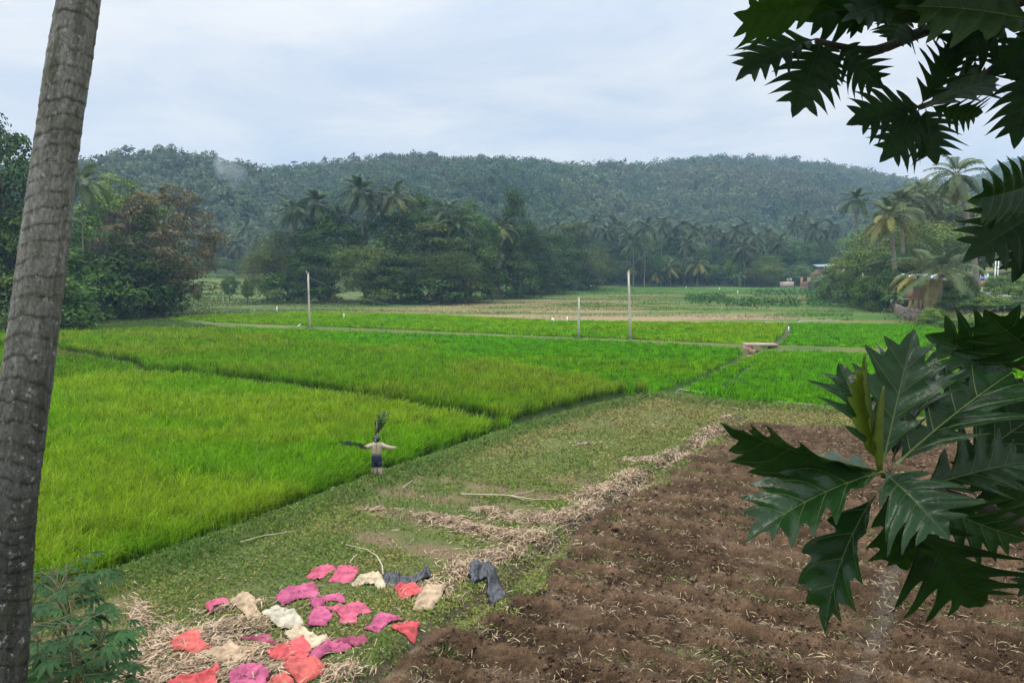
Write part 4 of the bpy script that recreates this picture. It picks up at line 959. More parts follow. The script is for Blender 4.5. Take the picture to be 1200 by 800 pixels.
def bez(p, c, q, n):
    t = np.linspace(0, 1, n, endpoint=False)[:, None]; p, c, q = map(np.array, (p, c, q))
    return p*(1-t)**2 + 2*c*t*(1-t) + q*t*t
def breadfruit_leaf(L, W, nl, seed, droop=.25, fold=.3, depth=.52, asym=.0, wave=.015, twist=0.0, squeeze=1.0, ptip=1.0):
    """one lobed leaf in its own frame: x across, y along, z up. W = half-width / length"""
    rng = np.random.default_rng(seed)
    def half(sg):
        pts = []; s0, s1 = .06, .80
        prev = (.012, s0); info = []
        prof = np.interp(np.linspace(0, 1, nl), [0, .25, .5, .75, 1], [.55, .92, 1.0, .86, .52])
        for i in range(nl):
            b = s0 + (s1 - s0) * i / nl; e = s0 + (s1 - s0) * (i + 1) / nl
            w = W * prof[i] * rng.uniform(.92, 1.08) * (1 + sg * asym); k = .72 + .25 * rng.random() + .12 * i / nl
            pit = (s1 - s0) / nl; sl = .8 + .12 * rng.random() + .2 * i / nl; dp = min(.78, depth * rng.uniform(.85, 1.15) * (1.15 if i < 1 else 1))
            ty = b + pit * .55 + sl * w
            if ty > .965: sl *= .75; w = min(w, (.965 - b - pit * .55) / sl); ty = b + pit * .55 + sl * w
            cl = lambda q_: b + pit * .55 + sl * q_
            tip = (w, ty); xi = w * (1 - dp); nxt = (xi, e + pit * .12 + sl * xi)
            if i == nl - 1: nxt = (min(W * .2, w * .5), max(.85, ty - .07))
            hb = pit * (.47 - .28 * depth); q = .72; lo = (w * q, ty - sl * w * (1 - q) - hb * .9); hi = (w * q, ty - sl * w * (1 - q) + hb * .8)
            if i == nl - 1: hi = ((w * q + nxt[0]) / 2, (ty + nxt[1]) / 2 - .01)
            pts += list(bez(prev, (prev[0] * .5 + lo[0] * .5, cl(prev[0] * .5 + lo[0] * .5) - hb * 1.05), lo, 7)) + list(bez(lo, (w * .93, ty - sl * w * .07 - hb * .5), tip, 5))
            pts += list(bez(tip, (w * .9, ty - sl * w * .1 + hb * .35), hi, 5)) + list(bez(hi, (hi[0] * .5 + nxt[0] * .5, min(cl(hi[0] * .5 + nxt[0] * .5) + hb * 1.0, .97)), nxt, 7)); prev = nxt
            info.append((b + pit * .3, tip))
        pts += list(bez(prev, (W * .12, .945), (0.0, 1.0), 8))
        return np.array(pts), info
    r, ri = half(1); l, li = half(-1)
    out = np.vstack([[0.0, .03], r, [0.0, 1.0], (l * [-1, 1])[::-1]])
    gx, gy = np.meshgrid(np.arange(-W * 1.3, W * 1.3, .028), np.arange(.04, 1, .028)); gx = gx + (np.arange(gx.shape[0]) % 2)[:, None] * .017
    g = np.stack([gx.ravel(), gy.ravel()], 1); ok = inside(g[:, 0], g[:, 1], out) & (pdist(g[:, 0], g[:, 1], out, True) > .013)
    P = [Vector(p) for p in np.vstack([out, g[ok]])]; n = len(out)
    vs, _, fs, *_ = delaunay_2d_cdt(P, [], [list(range(n))], 1, 1e-5)
    V2 = np.array([(v.x, v.y) for v in vs]); T = np.array([f for f in fs if len(f) == 3])
    ph1, ph2 = rng.uniform(0, 6, 2)
    def warp(p):
        x, y = p[:, 0], p[:, 1]; ax = np.abs(x)
        q = np.cos((y - .7 * ax - .07) / (.74 / nl) * 2 * PI)                     # raised between the veins
        z = ax * fold - 1.0 * ax * ax * fold + .013 * (1 - q) * np.clip(ax * 12, 0, 1) - droop * y * y + wave * np.sin(y * 9 + ph1) * np.clip(ax / W, 0, 1) + wave * .8 * np.sin(x * 16 + y * 5 + ph2) * np.clip(ax / W, 0, 1)
        z = z - .35 * droop * (ax / W) ** 2 * W * 1.1
        yy = y - .25 * droop * y ** 3
        x2 = x * squeeze; z2 = z + ax * (1 - squeeze) * .9
        tw = twist * y; return np.stack([x2*np.cos(tw) - z2*np.sin(tw), yy, x2*np.sin(tw) + z2*np.cos(tw)], 1) * L
    mb = MB(); mb.add(warp(V2), None, T, m=0)
    def ribbon(a, c, w0, w1, lift, k=9):
        t = np.linspace(0, 1, k)[:, None]; a, c = np.array(a), np.array(c); ctl = (a + c) / 2 + np.array([0, -.02])
        p = a*(1-t)**2 + 2*ctl*t*(1-t) + c*t*t; d = unit(np.gradient(p, axis=0)); nrm = np.stack([-d[:, 1], d[:, 0]], 1); w = w0*(1-t) + w1*t
        for sg in (1, -1):
            A, B, Cc = warp(p - nrm*w/2), warp(p), warp(p + nrm*w/2)
            B = B + np.array([0, 0, lift*L*sg]); A = A + np.array([0, 0, .003*L*sg]); Cc = Cc + np.array([0, 0, .003*L*sg])
            V = np.stack([A, B, Cc], 1).reshape(-1, 3); i = np.arange(k - 1)[:, None] * 3
            mb.add(V, np.concatenate([i + [0, 1, 4, 3], i + [1, 2, 5, 4]]), m=1)
    ribbon((0, .0), (0, .985), .013, .003, .009, 40)
    for inf, sg in ((ri, 1), (li, -1)):
        for b, tip in inf: ribbon((sg*.002, b), (sg*tip[0]*.93, tip[1] - .012), .005, .0012, .004, 14)
    return mb
BF = empty('breadfruit_tree', (3.6, 3.4, H1(3.6, 3.4)), 'breadfruit tree with big glossy lobed leaves hanging in from the right edge', 'tree')
BF0 = np.array(BF.location)
def bfleaf(b, tip, Yb, Yt, W, roll, seed, mt='bf', vn='vein', up=None, label=None, **kw):
    """leaf from base pixel to tip pixel at two distances; roll turns its face about the midrib (0 = facing the camera)"""
    B, T = D(b[0], b[1], Yb), D(tip[0], tip[1], Yt); ax = T - B; L = np.linalg.norm(ax); ax = ax / L
    v = np.array([0, 0, CAMZ]) - (B + T) / 2; v = v - ax * (v @ ax); v /= np.linalg.norm(v); s = np.cross(ax, v)
    r = math.radians(roll); nz = v * math.cos(r) + s * math.sin(r); nx = np.cross(ax, nz)
    dr = kw.get('droop', .25); mb = breadfruit_leaf(L * (1 + .1 * dr), W, kw.pop('nl', 5), seed, **kw)
    # tilt so the drooping tip still ends at the wanted point
    end = np.concatenate(mb.V)[np.argmax(np.concatenate(mb.V)[:, 1])]; th = math.atan2(end[2], end[1])
    y2 = ax * math.cos(th) - nz * math.sin(th); z2 = ax * math.sin(th) + nz * math.cos(th)
    Rm = np.stack([nx, y2, z2], 1)
    # the stalk
    for i in range(len(mb.V)): mb.V[i] = mb.V[i] @ Rm.T + B - BF0
    o = obj('leaf', mb.mesh('breadfruit_leaf', [M[mt], M[vn]], True), BF)
    if label: o['label'] = label
    return o
def bf_shade_crown():  # unseen crown foliage added above the frame to shade the leaves below
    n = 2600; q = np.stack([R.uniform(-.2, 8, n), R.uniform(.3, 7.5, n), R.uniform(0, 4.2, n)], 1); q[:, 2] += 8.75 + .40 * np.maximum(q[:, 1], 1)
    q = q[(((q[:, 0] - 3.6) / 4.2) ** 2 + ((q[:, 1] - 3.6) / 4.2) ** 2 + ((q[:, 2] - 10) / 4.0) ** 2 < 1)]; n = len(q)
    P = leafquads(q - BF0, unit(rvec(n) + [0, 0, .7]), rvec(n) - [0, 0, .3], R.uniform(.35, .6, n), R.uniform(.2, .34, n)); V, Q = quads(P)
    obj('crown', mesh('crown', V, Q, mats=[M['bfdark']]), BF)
bf_shade_crown()
hub = D(1036, 556, 2.6); hub2 = D(1078, 126, 3.4); hub3 = D(956, 48, 3.5)
def limb(name, pts, r0, r1, n=9):
    mb = MB(); pts = np.array(pts); k = np.linspace(0, len(pts) - 1, 22); f = np.arange(len(pts))
    P = np.stack([np.interp(k, f, pts[:, i]) for i in range(3)], 1); ker = np.array([1, 2, 3, 2, 1]) / 9
    Q = P.copy()
    for i in range(3): Q[:, i] = np.convolve(np.pad(P[:, i], 2, 'edge'), ker, 'valid')
    Q[0], Q[-1] = P[0], P[-1]; mb.tube(Q - BF0, np.linspace(r0, r1, 22), n, rough=.15)
    return obj(name, mb.mesh(name, [M['bfbark']], True), BF)
limb('trunk', [(3.6, 3.4, BF0[2] - .3), (3.55, 3.5, 6), (3.6, 3.6, 8), (3.5, 3.6, 10.5), (3.7, 3.5, 13)], .2, .08, 14)
limb('branch', [(3.57, 3.55, 6.2), D(1330, 690, 3.3), D(1215, 620, 3.0), D(1110, 578, 2.8), hub], .045, .014)
limb('branch', [(3.6, 3.6, 8.6), D(1330, -60, 3.6), D(1200, 0, 3.7), D(1116, 24, 3.7), D(1064, 44, 3.65), D(1024, 64, 3.55), hub3], .05, .012)
limb('branch', [D(1225, -5, 3.7), D(1190, 60, 3.6), D(1135, 105, 3.5), hub2], .03, .012)
limb('branch', [(3.6, 3.55, 7.6), D(1330, 330, 3.2), D(1230, 240, 3.1)], .035, .014)
limb('branch', [(3.57, 3.55, 7.0), D(1350, 500, 3.3), D(1250, 450, 3.2), D(1185, 425, 3.2)], .035, .012)
# the near rosette
h = (1036, 553)
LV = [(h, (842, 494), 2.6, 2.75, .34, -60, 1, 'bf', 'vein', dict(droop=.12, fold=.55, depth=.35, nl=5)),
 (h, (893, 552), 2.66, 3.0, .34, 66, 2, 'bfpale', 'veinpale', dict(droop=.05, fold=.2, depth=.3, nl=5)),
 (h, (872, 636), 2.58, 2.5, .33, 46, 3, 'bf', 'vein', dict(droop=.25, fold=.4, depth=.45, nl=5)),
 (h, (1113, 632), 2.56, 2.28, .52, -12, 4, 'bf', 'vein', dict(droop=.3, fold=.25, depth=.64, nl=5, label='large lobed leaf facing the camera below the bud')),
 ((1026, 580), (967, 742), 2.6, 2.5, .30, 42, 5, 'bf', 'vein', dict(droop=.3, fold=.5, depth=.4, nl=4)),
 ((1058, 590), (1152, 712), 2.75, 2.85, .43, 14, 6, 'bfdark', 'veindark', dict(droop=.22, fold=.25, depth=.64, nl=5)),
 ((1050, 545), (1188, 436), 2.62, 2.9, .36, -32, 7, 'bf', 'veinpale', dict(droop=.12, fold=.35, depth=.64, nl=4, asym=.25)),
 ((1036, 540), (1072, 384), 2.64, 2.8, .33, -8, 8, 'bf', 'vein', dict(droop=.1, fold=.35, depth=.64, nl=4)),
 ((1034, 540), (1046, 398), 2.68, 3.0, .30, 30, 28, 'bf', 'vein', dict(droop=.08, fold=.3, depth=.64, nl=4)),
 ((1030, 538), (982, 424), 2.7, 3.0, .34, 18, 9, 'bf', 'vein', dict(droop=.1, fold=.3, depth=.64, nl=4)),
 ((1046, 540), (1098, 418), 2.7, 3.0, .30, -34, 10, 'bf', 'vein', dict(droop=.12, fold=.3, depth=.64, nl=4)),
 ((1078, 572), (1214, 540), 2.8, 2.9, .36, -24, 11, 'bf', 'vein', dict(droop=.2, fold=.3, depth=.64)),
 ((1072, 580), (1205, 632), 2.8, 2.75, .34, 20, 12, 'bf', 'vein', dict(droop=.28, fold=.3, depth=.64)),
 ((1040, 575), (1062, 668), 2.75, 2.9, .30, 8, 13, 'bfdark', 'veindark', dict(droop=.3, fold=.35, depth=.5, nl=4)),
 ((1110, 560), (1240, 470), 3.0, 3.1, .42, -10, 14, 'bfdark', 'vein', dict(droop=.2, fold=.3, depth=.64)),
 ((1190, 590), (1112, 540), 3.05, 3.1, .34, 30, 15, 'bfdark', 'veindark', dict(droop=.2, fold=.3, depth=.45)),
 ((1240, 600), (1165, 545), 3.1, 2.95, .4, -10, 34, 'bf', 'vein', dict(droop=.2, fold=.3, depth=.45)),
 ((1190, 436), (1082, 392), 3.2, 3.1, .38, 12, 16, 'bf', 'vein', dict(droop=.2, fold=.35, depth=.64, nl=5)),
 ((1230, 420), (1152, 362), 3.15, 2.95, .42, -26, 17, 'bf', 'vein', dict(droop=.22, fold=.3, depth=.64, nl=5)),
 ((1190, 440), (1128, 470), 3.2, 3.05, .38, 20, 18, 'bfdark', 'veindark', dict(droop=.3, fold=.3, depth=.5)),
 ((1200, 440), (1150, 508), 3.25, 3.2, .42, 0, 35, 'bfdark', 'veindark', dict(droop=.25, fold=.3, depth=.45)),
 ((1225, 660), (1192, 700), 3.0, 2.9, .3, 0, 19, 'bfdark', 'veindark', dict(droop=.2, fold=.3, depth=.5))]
# the leaves against the sky
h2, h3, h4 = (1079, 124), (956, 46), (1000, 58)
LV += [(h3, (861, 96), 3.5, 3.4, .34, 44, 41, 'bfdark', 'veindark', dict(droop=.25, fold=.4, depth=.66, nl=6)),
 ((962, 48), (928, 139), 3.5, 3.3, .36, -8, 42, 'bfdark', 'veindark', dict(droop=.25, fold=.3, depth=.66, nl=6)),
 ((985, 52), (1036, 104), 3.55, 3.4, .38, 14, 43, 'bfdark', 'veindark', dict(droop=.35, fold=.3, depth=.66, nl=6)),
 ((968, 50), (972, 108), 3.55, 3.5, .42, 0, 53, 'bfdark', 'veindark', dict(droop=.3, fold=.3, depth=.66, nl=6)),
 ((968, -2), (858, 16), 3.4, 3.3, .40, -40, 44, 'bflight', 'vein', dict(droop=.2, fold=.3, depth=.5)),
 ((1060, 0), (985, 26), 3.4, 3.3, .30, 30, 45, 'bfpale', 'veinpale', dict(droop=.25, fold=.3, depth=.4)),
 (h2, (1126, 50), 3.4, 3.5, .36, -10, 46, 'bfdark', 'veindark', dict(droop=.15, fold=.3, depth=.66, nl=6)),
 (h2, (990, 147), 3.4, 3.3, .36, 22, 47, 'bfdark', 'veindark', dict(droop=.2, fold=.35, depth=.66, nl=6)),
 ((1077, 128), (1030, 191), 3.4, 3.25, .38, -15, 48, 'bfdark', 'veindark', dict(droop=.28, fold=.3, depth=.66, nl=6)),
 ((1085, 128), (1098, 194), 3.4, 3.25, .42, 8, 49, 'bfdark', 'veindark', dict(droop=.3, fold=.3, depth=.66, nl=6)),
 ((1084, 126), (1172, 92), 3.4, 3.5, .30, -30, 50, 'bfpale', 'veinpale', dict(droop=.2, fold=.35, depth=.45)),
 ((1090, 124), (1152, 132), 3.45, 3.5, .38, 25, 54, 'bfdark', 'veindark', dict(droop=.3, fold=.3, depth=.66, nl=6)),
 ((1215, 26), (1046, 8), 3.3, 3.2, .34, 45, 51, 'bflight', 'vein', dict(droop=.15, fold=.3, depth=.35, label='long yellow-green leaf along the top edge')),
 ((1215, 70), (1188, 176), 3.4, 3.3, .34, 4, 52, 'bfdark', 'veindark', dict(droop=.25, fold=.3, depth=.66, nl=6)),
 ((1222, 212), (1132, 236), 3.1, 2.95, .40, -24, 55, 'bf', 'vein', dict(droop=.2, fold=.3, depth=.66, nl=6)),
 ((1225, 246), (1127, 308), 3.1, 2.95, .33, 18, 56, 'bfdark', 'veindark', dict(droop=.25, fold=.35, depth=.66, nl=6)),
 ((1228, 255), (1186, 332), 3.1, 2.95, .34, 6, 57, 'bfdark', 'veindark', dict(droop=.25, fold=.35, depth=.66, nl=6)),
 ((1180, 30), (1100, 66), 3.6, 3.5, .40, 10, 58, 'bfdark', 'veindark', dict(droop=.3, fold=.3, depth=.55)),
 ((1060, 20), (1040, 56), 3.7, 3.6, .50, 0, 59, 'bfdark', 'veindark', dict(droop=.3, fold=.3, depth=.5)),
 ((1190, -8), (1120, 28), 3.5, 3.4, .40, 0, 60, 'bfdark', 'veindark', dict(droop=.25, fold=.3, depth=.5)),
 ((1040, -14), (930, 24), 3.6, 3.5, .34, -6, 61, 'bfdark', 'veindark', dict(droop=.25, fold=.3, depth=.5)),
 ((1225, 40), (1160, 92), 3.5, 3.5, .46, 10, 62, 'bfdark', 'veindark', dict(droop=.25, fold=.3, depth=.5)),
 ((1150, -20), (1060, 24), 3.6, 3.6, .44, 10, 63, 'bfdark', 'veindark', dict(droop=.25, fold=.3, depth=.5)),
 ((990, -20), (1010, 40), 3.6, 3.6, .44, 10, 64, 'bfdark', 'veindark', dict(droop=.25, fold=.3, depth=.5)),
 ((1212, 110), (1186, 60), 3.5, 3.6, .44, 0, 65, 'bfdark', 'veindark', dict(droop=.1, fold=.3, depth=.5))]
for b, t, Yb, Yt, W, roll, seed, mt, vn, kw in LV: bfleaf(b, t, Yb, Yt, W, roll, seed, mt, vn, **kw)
for k_, (b_, e_) in enumerate([((1290,625),(1350,740)), ((1300,640),(1420,600)), ((1250,610),(1300,520)), ((1340,690),(1300,790)), ((1320,660),(1440,720)), ((1290,480),(1400,420)), ((1280,470),(1340,560)), ((1310,500),(1300,400)), ((1340,500),(1450,520)),
        ((1270,260),(1380,200)), ((1280,280),(1330,380)), ((1260,250),(1290,160)), ((1310,300),(1420,330)), ((1250,-20),(1340,60)), ((1270,-40),(1400,-30)), ((1260,-10),(1290,100)), ((1310,-60),(1300,-160)), ((1200,0),(1180,-130)), ((1120,20),(1090,-90)), ((1040,30),(1010,-80)), ((1290,-50),(1420,50))]):
    bfleaf(b_, e_, 3.2 + .02*k_, 3.05, .38 + .02*(k_ % 4), (k_*37) % 70 - 35, 100 + k_, ('bf', 'bfdark')[k_ % 2], ('vein', 'veindark')[k_ % 2], droop=.25, fold=.3, depth=.6, nl=5)
bfleaf((1032, 548), (1013, 410), 2.55, 2.6, .22, -20, 71, 'bfyoung', 'vein', label='young yellow-green leaf still half folded', droop=.05, fold=.9, depth=.2, nl=5, squeeze=.3)
mb = MB(); a, b = D(1031, 550, 2.52), D(1036, 452, 2.5); tt = np.linspace(0, 1, 14)
P = a*(1 - tt[:, None]) + b*tt[:, None]; P[:, 0] -= .012*np.sin(tt*PI)
mb.tube(P - BF0, .003 + .014*np.sin(np.clip(tt*.9 + .12, 0, 1)*PI)**.9, 10)
o = obj('leaf_bud', mb.mesh('leaf_bud', [M['bfyoung']], True), BF); o['label'] = 'pale green pointed leaf bud at the middle of the near rosette'

# ------------------------------------------------------------------ cassava at lower left
M['cass'] = surf('cassava_leaf', attr=True, rough=.55, spec=.12, trans=.15, noise=None)
M['cstem'] = surf('cassava_stem', (.12, .1, .05), rough=.8, noise=(10, .2))
def cassava(px, py_top, Y, seed, label, nleaf=26, size=.4, spreadw=.75):
    rng = np.random.default_rng(seed); nleaf = int(nleaf * 1.8); x = D(px, 310, Y)[0]; zb = H1(x, Y); zt = D(px, py_top, Y)[2]
    t = empty('cassava_plant', (x, Y, zb), label, 'plant', 'cassava plants beside the foreground trunk'); st = MB(); fo = MB(); Hc = zt - zb
    stems = [np.array([[0, 0, -.1], [rng.normal(0, .1), rng.normal(0, .1), Hc*.5], [rng.normal(0, .25), rng.normal(0, .2), Hc*.93]]) for _ in range(3)]
    for s in stems: st.tube(branch_pts(s[0], s[2], 8, 0, .1), np.linspace(.022, .009, 8), 7)
    for i in range(nleaf):
        s = stems[i % 3]; f = rng.uniform(.3, 1.0); p0 = s[0]*(1-f) + s[2]*f; az = rng.uniform(0, 2*PI)
        p1 = p0 + np.array([math.cos(az), math.sin(az), 0]) * rng.uniform(.25, spreadw) + [0, 0, rng.uniform(-.1, .2)]
        st.tube(branch_pts(p0, p1, 5, .2, .02), np.linspace(.006, .004, 5), 5, col=(1, .8, .6))
        L = size * rng.uniform(.6, 1.15); d = np.array([math.cos(az), math.sin(az), 0]); la = np.array([-math.sin(az), math.cos(az), 0])
        c = np.array([.019, .055, .013]) * rng.uniform(.75, 1.5)
        dn = rng.uniform(.25, .75)
        for k in range(7):
            an = math.radians((k - 3) * 38); ln = L * (1 - .1 * abs(k - 3)) * .62; dv = d*math.cos(an) + la*math.sin(an); lv = np.cross([0, 0, 1], dv)
            pt = [(0, .04), (.3, .13), (.62, .17), (1, .01)]; V = []
            for u, w in pt:
                q = p1 + dv*ln*u + np.array([0, 0, -1])*ln*dn*u*u
                V += [q - lv*ln*w*1.0 + [0, 0, .02*w], q - [0, 0, ln*w*.25], q + lv*ln*w*1.0 + [0, 0, .02*w]]
            fo.add(V, [[3*j+a, 3*j+a+1, 3*j+a+4, 3*j+a+3] for j in range(3) for a in (0, 1)], col=c)
    obj('stem', st.mesh('stem', [M['cstem']], True), t); obj('foliage', fo.mesh('foliage', [M['cass']], True), t)
cassava(52, 648, 11.5, 1, 'tallest cassava plant standing right against the foreground trunk', 34)
cassava(88, 702, 10.8, 2, 'cassava plant with drooping palmate leaves, farthest from the trunk', 24)
cassava(58, 715, 9.6, 3, 'dark low cassava plant at the bottom edge beside the trunk', 30)
cassava(20, 660, 12.5, 4, 'cassava plant partly hidden behind the foreground trunk', 24)

# ------------------------------------------------------------------ sacks drying on the weeds
def cloth_mat(name, col, holes=True):
    m = surf(name, col, rough=.85, spec=.15, trans=.03, noise=(4, .42), bump=.35, bscale=120); return m
CM = {'pink': cloth_mat('pink_net', (.40, .085, .13)), 'mag': cloth_mat('magenta_net', (.36, .08, .15)), 'dmag': cloth_mat('dull_magenta_net', (.27, .06, .1)), 'red': cloth_mat('red_net', (.46, .08, .08)),
      'coral': cloth_mat('coral_net', (.43, .095, .08)), 'tan': cloth_mat('tan_sacking', (.36, .26, .165)), 'cream': cloth_mat('cream_sacking', (.38, .335, .25)), 'sand': cloth_mat('sand_sacking', (.42, .33, .22))}
CM['black'] = surf('dark_grey_plastic', (.036, .037, .041), rough=.42, spec=.5, noise=(9, .3), bump=.5, bscale=25)
def sack(outline, mt, label, seed, name='net_sack', cat='sack', group='sacks spread out to dry', lift=0.0, wr=1.0):
    rng = np.random.default_rng(seed)
    g = np.array([G(px, py, .08 + lift)[:2] for px, py in outline]); n = len(g)
    pts = []
    for i in range(n):                                   # gently curved, slightly ragged edges
        p0, p1, p2, p3 = g[i-1], g[i], g[(i+1) % n], g[(i+2) % n]; L = np.linalg.norm(p2 - p1); k = max(3, int(L / .045))
        t = np.linspace(0, 1, k, endpoint=False)[:, None]; cm = .22
        m1, m2 = (p2 - p0) * cm, (p3 - p1) * cm
        q = (2*t**3 - 3*t**2 + 1)*p1 + (t**3 - 2*t**2 + t)*m1 + (-2*t**3 + 3*t**2)*p2 + (t**3 - t**2)*m2
        pts.append(q + rng.normal(0, .011, q.shape))
    out = np.vstack(pts); out = out + .07 * np.stack([fbm(out[:, 0]*5 + seed, out[:, 1]*5, 2, 301) - .5, fbm(out[:, 0]*5, out[:, 1]*5 + seed, 2, 302) - .5], 1); x0, y0 = out.min(0); x1, y1 = out.max(0); h = .024
    gx, gy = np.meshgrid(np.arange(x0, x1, h), np.arange(y0, y1, h)); q = np.stack([gx.ravel(), gy.ravel()], 1) + rng.normal(0, .006, (gx.size, 2))
    ok = inside(q[:, 0], q[:, 1], out) & (pdist(q[:, 0], q[:, 1], out, True) > .014)
    vs, _, fs, *_ = delaunay_2d_cdt([Vector(p) for p in np.vstack([out, q[ok]])], [], [list(range(len(out)))], 1, 1e-5)
    V2 = np.array([(v.x, v.y) for v in vs]); T = np.array([f for f in fs if len(f) == 3])
    x, y = V2[:, 0], V2[:, 1]; ed = pdist(x, y, out, True)
    a = rng.uniform(0, PI); u = x*math.cos(a) + y*math.sin(a); v = -x*math.sin(a) + y*math.cos(a); s = int(seed) + 200
    fold = (1 - np.abs(fbm(u*3.2 + seed, v*1.3, 3, s) - .5) * 2) ** 3 * .12 + (1 - np.abs(fbm(u*7, v*4 + seed, 3, s + 3) - .5) * 2) ** 2 * .065 + (1 - np.abs(fbm(u*15, v*6 + seed, 2, s + 4) - .5) * 2) ** 2 * .02
    gh = Hh(x, y) + pile_h(x, y) * .85
    def crease(a_, b_, sd_, p_): return (1 - np.abs(fbm(a_, b_, 2, sd_) - .5) * 2) ** p_
    wx, wy = .25 * fbm(u*2, v*2, 2, s + 8), .25 * fbm(u*2 + 9, v*2, 2, s + 9)
    fold = .10 * crease((u + wx)*2.2 + seed, (v + wy)*.9, s, 5) + .07 * crease((u + wx)*4.8, (v + wy)*1.8 + seed, s + 3, 4) + .05 * crease((u + wy)*2.5, (v + wx)*6.5 + seed, s + 4, 5) + .03 * crease((u + wx)*9, (v + wy)*5, s + 7, 3)
    fold = fold - .05
    z = gh + .035 + lift + wr * fold * (.45 + .55 * sstep(0, .07, ed)) + .03 * (fbm(x*2.2, y*2.2, 2, s + 5) - .3) - .02 * (1 - sstep(0, .03, ed))
    V = np.stack([x, y, z], 1); c = V.mean(0); c[2] = gh.min()
    n = len(V); nb = len(out)
    # bottom layer and rim: real thickness
    V3 = np.vstack([V, V - [0, 0, .012]]) - c
    e = {}
    for t in T:
        for i in range(3):
            k = (t[i], t[(i+1) % 3]); e[k] = 1
    rim = [[a_, a_ + n, b_ + n, b_] for a_, b_ in e if (b_, a_) not in e]
    me = mesh(name, V3, np.array(rim), np.vstack([T, T[:, ::-1] + n]), mats=[CM[mt]], smooth=True)
    o = obj(name, me, None, tuple(c)); tag(o, label, cat, group); return o
for i, (ol, mt, lb) in enumerate(SK): sack(ol, mt, lb, i + 1)
sack(z7([(462,122),(540,132),(640,145),(665,108),(705,118),(712,145),(660,172),(560,182),(485,192)]), 'black', 'crumpled dark plastic sheet lying across the weeds above the red sack', 61, 'plastic_sheet', 'plastic sheet', 'dark plastic sheets', wr=1.7)
sack(z7([(905,100),(960,96),(1015,104),(1085,172),(1028,240),(990,185),(985,140),(950,160),(908,172)]), 'black', 'dark plastic sheet hung over a husk heap beside the ditch', 62, 'plastic_sheet', 'plastic sheet', 'dark plastic sheets', wr=1.6, lift=.06)

